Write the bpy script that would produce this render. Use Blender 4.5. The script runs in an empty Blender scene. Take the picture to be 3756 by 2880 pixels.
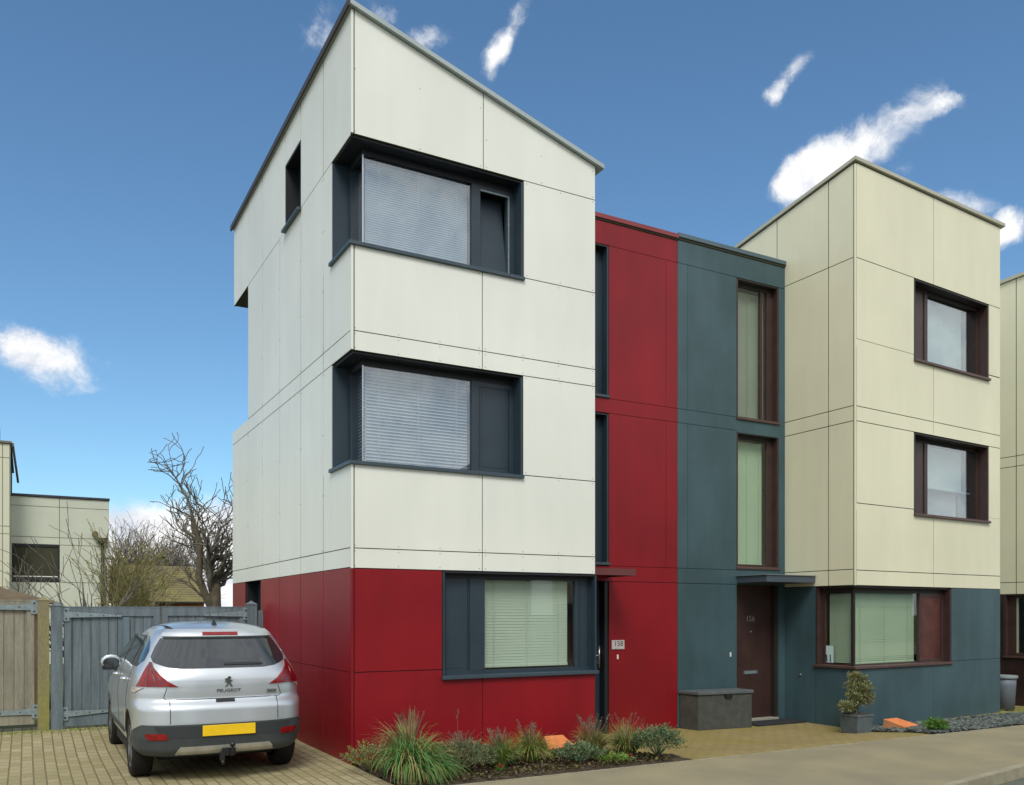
import bpy, bmesh, math, random
from mathutils import Vector, Matrix
from math import radians as R, sin, cos, pi
rnd = random.Random(7)
sc = bpy.context.scene
COL = sc.collection
# ------------------------------------------------------------------ camera
TH = 0.507084321
CAMX, CAMY, H = -3.45271618, -10.2286293, 1.842
FPX, CX, HY = 3209.95, 1878.0, 2249.2
cam = bpy.data.cameras.new('camera'); camo = bpy.data.objects.new('camera', cam); COL.objects.link(camo)
camo.location = (CAMX, CAMY, H); camo.rotation_euler = (pi/2, 0, -TH)
cam.sensor_width = 36; cam.lens = FPX/3756*36; cam.shift_y = (HY-1440)/3756
cam.clip_start = .05; cam.clip_end = 3000
sc.camera = camo
# ------------------------------------------------------------------ sky and sun
SUN_AZ = Vector((-.50, -.86, 0)).normalized(); SUN_EL = R(48)
def px_dir(x, y):
    k = (x-CX)/FPX; z = (HY-y)/FPX
    return Vector((sin(TH)+k*cos(TH), cos(TH)-k*sin(TH), z)).normalized()
w = bpy.data.worlds.new('World'); sc.world = w; w.use_nodes = True
nt = w.node_tree; N = nt.nodes; LK = nt.links; N.clear()
def nd(t, **kw):
    n = N.new(t)
    for k, v in kw.items(): setattr(n, k, v)
    return n
def vm(op, a, b=None, s=None):
    n = nd('ShaderNodeVectorMath', operation=op)
    for i, q in enumerate((a, b)):
        if q is None: continue
        if isinstance(q, bpy.types.NodeSocket): LK.new(q, n.inputs[i])
        else: n.inputs[i].default_value = q
    if s is not None: n.inputs['Scale'].default_value = s
    return n.outputs['Value'] if op in ('DOT_PRODUCT', 'LENGTH') else n.outputs[0]
def mt(op, a, b=None, c=None, clamp=False):
    n = nd('ShaderNodeMath', operation=op, use_clamp=clamp)
    for i, q in enumerate((a, b, c)):
        if q is None: continue
        if isinstance(q, bpy.types.NodeSocket): LK.new(q, n.inputs[i])
        else: n.inputs[i].default_value = q
    return n.outputs[0]
def mr(v, a, b, c=0., d=1., mode='SMOOTHSTEP'):
    n = nd('ShaderNodeMapRange', interpolation_type=mode)
    LK.new(v, n.inputs[0]); n.inputs[1].default_value = a; n.inputs[2].default_value = b
    n.inputs[3].default_value = c; n.inputs[4].default_value = d
    return n.outputs[0]
sky = nd('ShaderNodeTexSky', sky_type='NISHITA'); sky.sun_disc = False
sky.sun_elevation = SUN_EL; sky.sun_rotation = math.atan2(SUN_AZ.x, SUN_AZ.y)
sky.air_density = 1.0; sky.dust_density = .4; sky.ozone_density = 2.2
D = vm('NORMALIZE', nd('ShaderNodeTexCoord').outputs['Generated'])
def noise(scale, detail, rough, vec, dist=0.):
    n = nd('ShaderNodeTexNoise'); n.inputs['Scale'].default_value = scale; n.inputs['Detail'].default_value = detail
    n.inputs['Roughness'].default_value = rough; n.inputs['Distortion'].default_value = dist
    LK.new(vec, n.inputs['Vector']); return n
nA = noise(7, 7, .62, D)
warp = vm('SCALE', vm('SUBTRACT', nA.outputs['Color'], (.5, .5, .5)), s=.055)
DW = vm('ADD', D, warp)
nB = noise(19, 9, .68, DW, .25).outputs['Fac']
# cloud wisps: centre, end of the long axis, width of the short axis (all turned into world directions)
blobs = [((190, 1335), (370, 1370), 125, 1.), ((40, 1270), (150, 1290), 80, .9),
         ((1835, 120), (1925, -5), 44, .8), ((1795, 170), (1840, 120), 50, .6), ((1165, 50), (1200, -60), 62, .62),
         ((1430, 25), (1350, -10), 60, .5), ((1560, 125), (1620, 90), 50, .8), ((1240, 100), (1280, 60), 40, .4),
         ((2905, 235), (2985, 165), 42, .75), ((2830, 325), (2870, 300), 36, .6),
         ((3130, 510), (3430, 350), 78, 1.2), ((2960, 655), (3060, 590), 85, 1.2), ((3470, 375), (3540, 365), 36, .6),
         ((3480, 715), (3640, 760), 50, .9), ((3700, 830), (3735, 860), 75, 1.3), ((3320, 590), (3380, 610), 40, .4),
         ((640, 2100), (1060, 2120), 230, 1.9), ((480, 2030), (640, 2040), 140, 1.5), ((860, 2060), (1010, 2070), 200, 1.6)]
tot = None
for (c, e, mn, amp) in blobs:
    C0 = px_dir(*c); E0 = px_dir(*e); ra = .85*(E0-C0).length; ax = (E0-C0); ax = (ax-C0*ax.dot(C0)).normalized()
    ay = C0.cross(ax).normalized(); rb = .80*mn/FPX*C0.dot(Vector((sin(TH), cos(TH), 0)))
    q = vm('SUBTRACT', DW, tuple(C0))
    cb = nd('ShaderNodeCombineXYZ')
    LK.new(vm('DOT_PRODUCT', q, tuple(ax/ra)), cb.inputs[0]); LK.new(vm('DOT_PRODUCT', q, tuple(ay/rb)), cb.inputs[1])
    LK.new(vm('DOT_PRODUCT', q, tuple(C0/rb)), cb.inputs[2])
    d = mr(vm('LENGTH', cb.outputs[0]), 0., 1.9, amp, 0., 'LINEAR')
    d = mt('MAXIMUM', d, 0.)
    tot = d if tot is None else mt('ADD', tot, d)
dens = mt('ADD', mt('MULTIPLY', tot, 1.15), mt('MULTIPLY', mt('SUBTRACT', nB, .5), 1.9))
cm = mt('MULTIPLY', mr(dens, .26, 1.25), mr(tot, .0, .45))
# unseen broken white cloud, added behind and beside the camera for neutral light
fw = vm('DOT_PRODUCT', D, (sin(TH), cos(TH), 0.))
nC = noise(2.2, 6, .6, D, .4).outputs['Fac']
back = mt('MULTIPLY', mr(fw, .42, .05), mr(nC, .36, .52, .72, 1.))
cm2 = mt('MAXIMUM', cm, back)
skyc = nd('ShaderNodeHueSaturation'); skyc.inputs['Saturation'].default_value = 1.0; skyc.inputs['Hue'].default_value = .5
LK.new(sky.outputs[0], skyc.inputs['Color'])
tint = nd('ShaderNodeMix', data_type='RGBA', blend_type='MULTIPLY'); tint.inputs[0].default_value = 1
LK.new(skyc.outputs[0], tint.inputs[6]); tint.inputs[7].default_value = (.66, .87, .94, 1)
bgs = nd('ShaderNodeBackground'); LK.new(tint.outputs[2], bgs.inputs[0]); bgs.inputs[1].default_value = .115
cc = nd('ShaderNodeMix', data_type='RGBA'); cc.inputs[6].default_value = (.70, .74, .82, 1); cc.inputs[7].default_value = (1., 1., 1., 1)
LK.new(mr(nB, .35, .6), cc.inputs[0])
bgc = nd('ShaderNodeBackground'); LK.new(cc.outputs[2], bgc.inputs[0]); bgc.inputs[1].default_value = .80
mx = nd('ShaderNodeMixShader'); LK.new(cm2, mx.inputs[0]); LK.new(bgs.outputs[0], mx.inputs[1]); LK.new(bgc.outputs[0], mx.inputs[2])
wo = nd('ShaderNodeOutputWorld'); LK.new(mx.outputs[0], wo.inputs[0])
sun = bpy.data.lights.new('sun', 'SUN'); sun.energy = 1.75; sun.angle = R(22); sun.color = (1., .96, .88)
so = bpy.data.objects.new('sun', sun); COL.objects.link(so); so.location = (-6, -10, 20)
sd = Vector((SUN_AZ.x*cos(SUN_EL), SUN_AZ.y*cos(SUN_EL), sin(SUN_EL)))
so.rotation_euler = (-sd).to_track_quat('-Z', 'Y').to_euler()
sc.view_settings.view_transform = 'Standard'; sc.view_settings.look = 'None'
sc.view_settings.exposure = 0.42; sc.view_settings.gamma = 1
sc.render.engine = 'CYCLES'; sc.cycles.max_bounces = 8; sc.cycles.transparent_max_bounces = 12
try: sc.cycles.use_denoising = True
except Exception: pass

# ------------------------------------------------------------------ materials
def mat(name, col, rough=.6, metal=0., var=.10, vs=1.3, speck=.0, ss=60, bump=0., bs=40, spec=.5, col2=None, coat=0., stretch=None, streak=0.):
    m = bpy.data.materials.new(name); m.use_nodes = True; t = m.node_tree; n = t.nodes; l = t.links
    b = n['Principled BSDF']; b.inputs['Roughness'].default_value = rough; b.inputs['Metallic'].default_value = metal
    b.inputs['Specular IOR Level'].default_value = spec; b.inputs['Coat Weight'].default_value = coat; b.inputs['Coat Roughness'].default_value = .06
    tc = n.new('ShaderNodeTexCoord'); vec = tc.outputs['Object']
    if stretch:
        mp = n.new('ShaderNodeMapping'); mp.inputs['Scale'].default_value = stretch; l.new(vec, mp.inputs[0]); vec = mp.outputs[0]
    def nz(s, det=4):
        q = n.new('ShaderNodeTexNoise'); q.inputs['Scale'].default_value = s; q.inputs['Detail'].default_value = det; l.new(vec, q.inputs['Vector']); return q.outputs['Fac']
    c2 = col2 or tuple(min(1, c*(1-var)) for c in col); c1 = col if col2 else tuple(min(1, c*(1+var)) for c in col)
    mxx = n.new('ShaderNodeMix'); mxx.data_type = 'RGBA'; mxx.inputs[6].default_value = (*c2, 1); mxx.inputs[7].default_value = (*c1, 1)
    r_ = n.new('ShaderNodeMapRange'); l.new(nz(vs), r_.inputs[0]); r_.inputs[1].default_value = .33; r_.inputs[2].default_value = .67
    l.new(r_.outputs[0], mxx.inputs[0]); out = mxx.outputs[2]
    if speck:
        s2 = n.new('ShaderNodeMix'); s2.data_type = 'RGBA'; s2.blend_type = 'MULTIPLY'; s2.inputs[0].default_value = 1
        r2 = n.new('ShaderNodeMapRange'); l.new(nz(ss, 2), r2.inputs[0]); r2.inputs[1].default_value = .3; r2.inputs[2].default_value = .7
        r2.inputs[3].default_value = 1-speck; r2.inputs[4].default_value = 1+speck
        l.new(out, s2.inputs[6]); l.new(r2.outputs[0], s2.inputs[7]); out = s2.outputs[2]
    if streak:
        mp2 = n.new('ShaderNodeMapping'); mp2.inputs['Scale'].default_value = (1.5, 1.5, .28); l.new(tc.outputs['Object'], mp2.inputs[0])
        q = n.new('ShaderNodeTexNoise'); q.inputs['Scale'].default_value = 2.2; q.inputs['Detail'].default_value = 5; l.new(mp2.outputs[0], q.inputs['Vector'])
        r3 = n.new('ShaderNodeMapRange'); l.new(q.outputs['Fac'], r3.inputs[0]); r3.inputs[1].default_value = .35; r3.inputs[2].default_value = .65; r3.inputs[3].default_value = 1-streak; r3.inputs[4].default_value = 1+streak*.5
        s3 = n.new('ShaderNodeMix'); s3.data_type = 'RGBA'; s3.blend_type = 'MULTIPLY'; s3.inputs[0].default_value = 1; l.new(out, s3.inputs[6]); l.new(r3.outputs[0], s3.inputs[7]); out = s3.outputs[2]
    l.new(out, b.inputs['Base Color'])
    if bump:
        bp = n.new('ShaderNodeBump'); bp.inputs['Strength'].default_value = bump; bp.inputs['Distance'].default_value = .02
        l.new(nz(bs, 5), bp.inputs['Height']); l.new(bp.outputs[0], b.inputs['Normal'])
    return m
WHITE = mat('white_panel', (.75, .78, .71), .38, var=.045, vs=.5, speck=.02, ss=200, streak=.025)
CREAM = mat('cream_panel', (.72, .71, .52), .40, var=.045, vs=.5, speck=.02, ss=200, streak=.025)
CREAM2 = mat('cream_panel_far', (.60, .60, .46), .5, var=.04, vs=.6)
RED = mat('red_panel', (.225, .006, .012), .40, var=.13, vs=.8, speck=.16, ss=110, spec=.34, streak=.07)
BLUEG = mat('blue_grey_panel', (.046, .088, .103), .43, var=.18, vs=.8, speck=.16, ss=110, spec=.4, streak=.10)
BROWND = mat('dark_brown_panel', (.028, .014, .013), .4, var=.25, vs=3, speck=.2, ss=60)
BACK = mat('joint_backing', (.060, .060, .040), .9, var=.1, spec=.1)
FRAME = mat('slate_frame', (.022, .040, .056), .42, var=.08, vs=3, speck=.05, ss=200)
FRAMED = mat('slate_frame_dark', (.008, .011, .016), .5, var=.08)  # darker frame tone; shade of soffits and door recess is put into it
SILL = mat('slate_sill', (.040, .065, .085), .38, var=.06, vs=3)
BRN = mat('brown_frame', (.050, .027, .024), .45, var=.15, vs=5, speck=.08, ss=120)
BRNS = mat('brown_sill', (.085, .048, .040), .42, var=.12, vs=5)
BRNP = mat('redbrown_panel', (.085, .024, .018), .5, var=.3, vs=4)
BLIND = mat('blind', (.44, .51, .55), .6, var=.03)
BLIND2 = mat('blind_warm', (.47, .54, .47), .6, var=.04)
COPE = mat('coping_metal', (.36, .42, .42), .35, metal=.3, var=.06)
COPEB = mat('coping_cream', (.42, .42, .33), .45, metal=.1, var=.06)
COPED = mat('coping_dark', (.045, .036, .030), .5)
STEEL = mat('steel', (.55, .57, .58), .3, metal=.9)
GALV = mat('galvanised', (.24, .30, .32), .45, metal=.35, var=.15, vs=20)
PAPER = mat('white_plastic', (.78, .78, .76), .5, var=.02)
DARK = mat('shade_black', (.010, .011, .012), .9)
RUB = mat('rubber', (.012, .012, .012), .75, var=.2, vs=20, spec=.25)
PLAST = mat('grey_plastic', (.048, .058, .062), .55, var=.15, vs=6, spec=.4)
BLACKP = mat('black_plastic', (.012, .013, .014), .4)
SILVER = mat('silver_paint', (.60, .65, .69), .35, metal=.72, var=.02, vs=2, speck=.03, ss=900, coat=.6)
SKID = mat('skid_plate', (.42, .41, .36), .4, metal=.5, var=.1, vs=12)
TINT = mat('tinted_glass', (.012, .018, .022), .04, var=.02, spec=1.0, coat=.5)
LAMPR = mat('red_lamp', (.21, .004, .006), .2, var=.3, vs=14, coat=.5, spec=.4)
LAMPD = mat('dark_red_lamp', (.12, .004, .006), .12, var=.3, vs=14, coat=1.)
LAMPW = mat('clear_lamp', (.50, .46, .42), .15, var=.3, vs=30, coat=1.)
YEL = mat('yellow_plate', (.80, .52, .008), .45, var=.06, vs=9)
CHROME = mat('chrome', (.30, .31, .30), .25, metal=1.)
ALLOY = mat('alloy', (.16, .165, .165), .4, metal=.7, var=.1)
WOODB = mat('blue_wood', (.115, .150, .170), .75, var=.2, vs=2.5, speck=.12, ss=25, bump=.3, bs=30, stretch=(6, 6, .7))
WOODN = mat('brown_wood', (.235, .222, .170), .8, var=.18, vs=2.5, speck=.15, ss=18, bump=.3, bs=30, stretch=(6, 6, .6))
WOODP = mat('mossy_wood', (.235, .225, .060), .85, col2=(.20, .175, .115), vs=1.6, speck=.15, ss=25, bump=.3, stretch=(3, 3, .7))
BARK = mat('bark', (.15, .125, .08), .9, col2=(.08, .068, .045), vs=6, bump=.5, bs=60)
BARK2 = mat('light_bark', (.20, .185, .15), .9, col2=(.10, .085, .065), vs=8, bump=.3, bs=60)
TWIG = mat('twig', (.20, .17, .08), .9, col2=(.26, .25, .09), vs=3)
TILE = mat('roof_tile', (.15, .12, .065), .9, col2=(.22, .20, .07), vs=.9, speck=.2, ss=14)
ORNG = mat('orange_terracotta', (.62, .20, .06), .7, var=.12, vs=9, speck=.06, ss=60)
ORNGD = mat('brown_terracotta', (.30, .13, .05), .8, var=.15, vs=9)
ORW = mat('orange_wall', (.42, .21, .06), .8, var=.2, vs=1)
BRK = mat('brown_board', (.13, .095, .055), .85, var=.2, vs=5)
BOXM = mat('resin_box', (.055, .060, .052), .7, var=.2, vs=6, speck=.2, ss=50, bump=.6, bs=90)
BOXS = mat('resin_box_lid', (.085, .10, .105), .7, var=.15, vs=6, bump=.5, bs=90)
POTM = mat('slate_pot', (.085, .11, .12), .7, var=.15, vs=8)
BINM = mat('bin_plastic', (.13, .16, .19), .55, var=.1)
BINL = mat('bin_lid', (.22, .26, .28), .55, var=.1)
SOIL = mat('soil', (.085, .062, .035), .95, col2=(.035, .025, .016), vs=9, speck=.3, ss=70, bump=1., bs=50)
LITT = mat('leaf_litter', (.17, .12, .07), .9, col2=(.07, .045, .03), vs=14)
CHIP = mat('slate_chip', (.13, .155, .14), .7, col2=(.075, .09, .085), vs=9)
RUG = mat('rubber_mat', (.018, .02, .022), .9)
STEPM = mat('step_stone', (.30, .29, .24), .8)
PAVE = mat('pavement_tarmac', (.295, .262, .165), .92, col2=(.225, .205, .14), vs=1.1, speck=.2, ss=110, streak=.0, bump=.35, bs=160, spec=.25)
ROADM = mat('road_tarmac', (.105, .115, .095), .92, var=.15, vs=1.5, speck=.18, ss=150, bump=.4, bs=140, spec=.25)
KERB = mat('kerb_stone', (.27, .25, .17), .85, var=.15, vs=5, speck=.08, ss=90, bump=.2)
GRND = mat('ground_grass', (.085, .095, .03), .95, var=.3, vs=1.2, bump=.4)
def leafm(n_, a, b_, vs=9, rough=.6):
    m = mat(n_, a, rough, col2=b_, vs=vs, spec=.3); return m
LGREEN = leafm('blade_green', (.13, .29, .08), (.06, .16, .04))
LYEL = leafm('blade_straw', (.36, .26, .12), (.24, .17, .08))
LGRN2 = leafm('blade_lime', (.24, .29, .06), (.12, .17, .035))
LSAGE = leafm('sage_leaf', (.22, .23, .11), (.11, .13, .06))
LBLUE = leafm('blue_green_leaf', (.13, .20, .10), (.06, .105, .05))
LDRY = leafm('dry_stem', (.22, .15, .10), (.13, .085, .06))
LSEED = leafm('seed_head', (.30, .22, .17), (.18, .12, .09))
LPINE = leafm('pine_needle', (.27, .31, .14), (.14, .18, .08))
LPINB = leafm('pine_bronze', (.25, .20, .10), (.10, .08, .04))
LFRESH = leafm('fresh_leaf', (.10, .26, .04), (.05, .14, .02))
LIVY = leafm('olive_leaf', (.19, .18, .05), (.09, .09, .03))
LRED = leafm('red_petal', (.5, .01, .03), (.3, .008, .02))
def paver_mat(name, c1, c2, mort, mossc, patch=.35):
    m = bpy.data.materials.new(name); m.use_nodes = True; t = m.node_tree; n = t.nodes; l = t.links; b = n['Principled BSDF']
    tc = n.new('ShaderNodeTexCoord'); sp = n.new('ShaderNodeSeparateXYZ'); l.new(tc.outputs['Object'], sp.inputs[0])
    cb = n.new('ShaderNodeCombineXYZ'); l.new(sp.outputs[1], cb.inputs[0]); l.new(sp.outputs[0], cb.inputs[1])
    br = n.new('ShaderNodeTexBrick'); l.new(cb.outputs[0], br.inputs['Vector']); br.offset = .5
    br.inputs['Scale'].default_value = 1; br.inputs['Brick Width'].default_value = .25; br.inputs['Row Height'].default_value = .125
    br.inputs['Mortar Size'].default_value = .009; br.inputs['Mortar Smooth'].default_value = .3; br.inputs['Bias'].default_value = 0
    br.inputs['Color1'].default_value = (*c1, 1); br.inputs['Color2'].default_value = (*c2, 1); br.inputs['Mortar'].default_value = (*mort, 1)
    def nz(s, d=5):
        q = n.new('ShaderNodeTexNoise'); q.inputs['Scale'].default_value = s; q.inputs['Detail'].default_value = d; l.new(tc.outputs['Object'], q.inputs['Vector']); return q.outputs['Fac']
    r1 = n.new('ShaderNodeMapRange'); l.new(nz(.9), r1.inputs[0]); r1.inputs[1].default_value = .42; r1.inputs[2].default_value = .68; r1.inputs[4].default_value = patch
    m1 = n.new('ShaderNodeMix'); m1.data_type = 'RGBA'; l.new(r1.outputs[0], m1.inputs[0]); l.new(br.outputs['Color'], m1.inputs[6]); m1.inputs[7].default_value = (*mossc, 1)
    r2 = n.new('ShaderNodeMapRange'); l.new(nz(70, 3), r2.inputs[0]); r2.inputs[1].default_value = .3; r2.inputs[2].default_value = .7; r2.inputs[3].default_value = .8; r2.inputs[4].default_value = 1.2
    m2 = n.new('ShaderNodeMix'); m2.data_type = 'RGBA'; m2.blend_type = 'MULTIPLY'; m2.inputs[0].default_value = 1; l.new(m1.outputs[2], m2.inputs[6]); l.new(r2.outputs[0], m2.inputs[7])
    l.new(m2.outputs[2], b.inputs['Base Color']); b.inputs['Roughness'].default_value = .9; b.inputs['Specular IOR Level'].default_value = .25
    bp = n.new('ShaderNodeBump'); bp.inputs['Strength'].default_value = .7; bp.inputs['Distance'].default_value = .01; bp.invert = True
    l.new(br.outputs['Fac'], bp.inputs['Height']); l.new(bp.outputs[0], b.inputs['Normal'])
    return m
PAVERS = paver_mat('drive_pavers', (.37, .325, .20), (.28, .245, .135), (.16, .135, .075), (.235, .21, .075))
PAVERS2 = paver_mat('forecourt_pavers', (.29, .235, .105), (.25, .20, .085), (.19, .15, .06), (.23, .20, .05), .6)
def glass_mat(name, refl, tintc):
    m = bpy.data.materials.new(name); m.use_nodes = True; t = m.node_tree; n = t.nodes; l = t.links; n.clear()
    o = n.new('ShaderNodeOutputMaterial'); mxx = n.new('ShaderNodeMixShader'); tr = n.new('ShaderNodeBsdfTransparent'); gl = n.new('ShaderNodeBsdfGlossy')
    tr.inputs[0].default_value = (*tintc, 1); gl.inputs['Roughness'].default_value = .01; gl.inputs['Color'].default_value = (.92, .97, 1, 1)
    lw = n.new('ShaderNodeLayerWeight'); lw.inputs[0].default_value = .5; fr = n.new('ShaderNodeMath'); fr.operation = 'POWER'; l.new(lw.outputs['Facing'], fr.inputs[0]); fr.inputs[1].default_value = 4.
    ad = n.new('ShaderNodeMath'); ad.operation = 'MULTIPLY_ADD'; ad.use_clamp = True; l.new(fr.outputs[0], ad.inputs[0]); ad.inputs[1].default_value = 1.0; ad.inputs[2].default_value = refl
    l.new(ad.outputs[0], mxx.inputs[0]); l.new(tr.outputs[0], mxx.inputs[1]); l.new(gl.outputs[0], mxx.inputs[2]); l.new(mxx.outputs[0], o.inputs[0])
    return m
GLASS = glass_mat('window_glass', .15, (.88, .925, .955))
GLASS2 = glass_mat('window_glass_clear', .035, (.95, .975, .95))

# ------------------------------------------------------------------ mesh helpers
ORG = {}
class MB:
    def __init__(s): s.v = []; s.f = []; s.m = []; s.sm = []
    def add(s, vs, fs, mi=0, smooth=False):
        o = len(s.v); s.v += [tuple(q) for q in vs]
        for f in fs: s.f.append([i+o for i in f]); s.m.append(mi); s.sm.append(smooth)
    def hexa(s, p, mi=0):   # p: 4 bottom ccw, 4 top
        s.add(p, [(3, 2, 1, 0), (4, 5, 6, 7), (0, 1, 5, 4), (1, 2, 6, 5), (2, 3, 7, 6), (3, 0, 4, 7)], mi)
    def box(s, a0, a1, b0, b1, z0, z1, mi=0):
        s.hexa([(a0, b0, z0), (a1, b0, z0), (a1, b1, z0), (a0, b1, z0), (a0, b0, z1), (a1, b0, z1), (a1, b1, z1), (a0, b1, z1)], mi)
    def blk(s, a0, a1, b0, b1, z0, zt, mi=0):
        s.hexa([(a0, b0, z0), (a1, b0, z0), (a1, b1, z0), (a0, b1, z0), (a0, b0, zt(a0, b0)), (a1, b0, zt(a1, b0)), (a1, b1, zt(a1, b1)), (a0, b1, zt(a0, b1))], mi)
    def tube(s, pts, rad, n=6, mi=0, cap=True, smooth=True):
        rings = []; up = Vector((0, 0, 1)); P = [Vector(p) for p in pts]
        o = len(s.v)
        for i, p in enumerate(P):
            t = (P[min(i+1, len(P)-1)]-P[max(i-1, 0)])
            if t.length < 1e-9: t = Vector((0, 0, 1))
            t.normalize(); a = t.cross(up)
            if a.length < .1: a = t.cross(Vector((1, 0, 0)))
            a.normalize(); b = t.cross(a); r = rad[i] if isinstance(rad, (list, tuple)) else rad
            for k in range(n):
                an = 2*pi*k/n; s.v.append(tuple(p+a*cos(an)*r+b*sin(an)*r))
        for i in range(len(P)-1):
            for k in range(n):
                k2 = (k+1) % n; s.f.append([o+i*n+k, o+i*n+k2, o+(i+1)*n+k2, o+(i+1)*n+k]); s.m.append(mi); s.sm.append(smooth)
        if cap:
            s.f.append([o+k for k in range(n)]); s.m.append(mi); s.sm.append(False)
            s.f.append([o+(len(P)-1)*n+k for k in range(n)][::-1]); s.m.append(mi); s.sm.append(False)
    def build(s, name, mats, parent=None, xf=None, bevel=0., fix=True):
        if not isinstance(mats, (list, tuple)): mats = [mats]
        me = bpy.data.meshes.new(name); org = ORG.get(parent, Vector((0, 0, 0))) if parent else None
        vs = [xf(*p) for p in s.v] if xf else s.v
        if org is None:
            org = Vector((0, 0, 0)); o_loc = Vector((sum(p[0] for p in vs)/len(vs), sum(p[1] for p in vs)/len(vs), min(p[2] for p in vs)))
            vs = [tuple(Vector(p)-o_loc) for p in vs]
        else:
            o_loc = Vector((0, 0, 0)); vs = [tuple(Vector(p)-org) for p in vs]
        me.from_pydata(vs, [], s.f)
        for m in mats: me.materials.append(m)
        me.polygons.foreach_set('material_index', s.m); me.polygons.foreach_set('use_smooth', s.sm)
        me.update(); o = bpy.data.objects.new(name, me); COL.objects.link(o)
        if fix:
            bm = bmesh.new(); bm.from_mesh(me); bmesh.ops.recalc_face_normals(bm, faces=bm.faces); bm.to_mesh(me); bm.free()
        if parent: o.parent = parent; ORG[o] = org
        else: o.location = o_loc; ORG[o] = o_loc
        if bevel:
            md = o.modifiers.new('bevel', 'BEVEL'); md.width = bevel; md.segments = 2; md.limit_method = 'ANGLE'
        return o
def thing(name, loc, label, cat, group=None):
    o = bpy.data.objects.new(name, None); COL.objects.link(o); o.location = loc; ORG[o] = Vector(loc)
    tag(o, label, cat, group); return o
def tag(o, label, cat, group=None):
    o['label'] = label; o['category'] = cat
    if group: o['group'] = group
    return o
def kind(o, k): o['kind'] = k; return o
def text_mesh(name, txt, size, loc, m, parent, depth=.003, rotz=0., align='CENTER', sx=1., tilt=0.):
    cu = bpy.data.curves.new(name+'_c', 'FONT'); cu.body = txt; cu.size = size; cu.extrude = depth; cu.align_x = align; cu.align_y = 'CENTER'
    t = bpy.data.objects.new(name+'_t', cu); COL.objects.link(t); bpy.context.view_layer.update()
    me = bpy.data.meshes.new_from_object(t.evaluated_get(bpy.context.evaluated_depsgraph_get()))
    COL.objects.unlink(t); bpy.data.objects.remove(t)
    Mx = Matrix.Translation(Vector(loc)-ORG[parent]) @ Matrix.Rotation(rotz, 4, 'Z') @ Matrix.Rotation(pi/2-tilt, 4, 'X') @ Matrix.Diagonal((sx, 1, 1, 1))
    me.transform(Mx); me.materials.clear(); me.materials.append(m); me.name = name
    o = bpy.data.objects.new(name, me); COL.objects.link(o); o.parent = parent; ORG[o] = ORG[parent]; return o

def S01(t): t = min(1, max(0, t)); return t*t*(3-2*t)
def gz(u, v):
    z = -.14*S01((v+1.75)/1.75)*S01((u-2)/3)-.2*S01((v+1.75)/1.75)*S01((u-13.5)/3)
    return z+.10*S01((v-2)/2.5)*(1-S01(u))

# ------------------------------------------------------------------ ground, road, pavement
def sheet(name, u0, u1, v0, v1, dz, m, step=.25, fn=None, zf=gz):
    nu = max(1, int((u1-u0)/step)); nv = max(1, int((v1-v0)/step)); b = MB()
    vs = []; 
    for j in range(nv+1):
        for i in range(nu+1):
            u = u0+(u1-u0)*i/nu; v = v0+(v1-v0)*j/nv
            if fn: u, v = fn(u, v)
            vs.append((u, v, zf(u, v)+dz))
    fs = [(j*(nu+1)+i, j*(nu+1)+i+1, (j+1)*(nu+1)+i+1, (j+1)*(nu+1)+i) for j in range(nv) for i in range(nu)]
    b.add(vs, fs); o = b.build(name, m); return kind(o, 'structure')
def kline(u):   # kerb line in v
    return -4.34+.17*(u-5.3) if u > 3 else -4.73+.02*(u-3)
b = MB(); g = [-900, -300, -100, -40, -20, -10, 0, 10, 18, 30, 60, 150, 400, 900]
vs = [(x, y, -.42) for y in g for x in g]; n_ = len(g)
b.add(vs, [(j*n_+i, j*n_+i+1, (j+1)*n_+i+1, (j+1)*n_+i) for j in range(n_-1) for i in range(n_-1)]); kind(b.build('ground', GRND), 'structure')
sheet('back_garden_ground', -40, 40, 4.5, 60, -.02, GRND, 1.)
sheet('driveway', -9, .0, -1.75, 5., .0, PAVERS)
sheet('forecourt', 0., 17., -1.75, 3., -.004, PAVERS2, .25)
def pav(u, v): return (u, -1.80+(v)*(kline(u)+.12+1.80))
sheet('pavement', -30, 40, 0, 1, .0, PAVE, .25, fn=pav, zf=lambda u, v: 0)
b = MB()
for i in range(-100, 140):
    u0 = i*.3; u1 = u0+.296
    b.hexa([(u0, -1.80, -.1), (u1, -1.80, -.1), (u1, -1.75, -.1), (u0, -1.75, -.1), (u0, -1.80, .006), (u1, -1.80, .006), (u1, -1.75, .006), (u0, -1.75, .006)])
kind(b.build('pavement_edging', KERB), 'structure')
b = MB()
for i in range(-34, 45):
    u0 = i*.9+.2; u1 = u0+.893
    a, c = kline(u0), kline(u1)
    b.hexa([(u0, a, -.3), (u1, c, -.3), (u1, c+.12, -.3), (u0, a+.12, -.3), (u0, a+.012, .003), (u1, c+.012, .003), (u1, c+.12, .003), (u0, a+.12, .003)])
kind(b.build('kerb', KERB), 'structure')
b = MB(); us = [-60+i*3 for i in range(50)]
vs = [(u, kline(u)+.05, -.125) for u in us]+[(u, kline(u)-9, -.125) for u in us]; n_ = len(us)
b.add(vs, [(i+n_, i+n_+1, i+1, i) for i in range(n_-1)]); kind(b.build('road', ROADM), 'structure')
sheet('far_pavement', -60, 60, -22, -12.5, .0, PAVE, 3., zf=lambda u, v: -.1)
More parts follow.
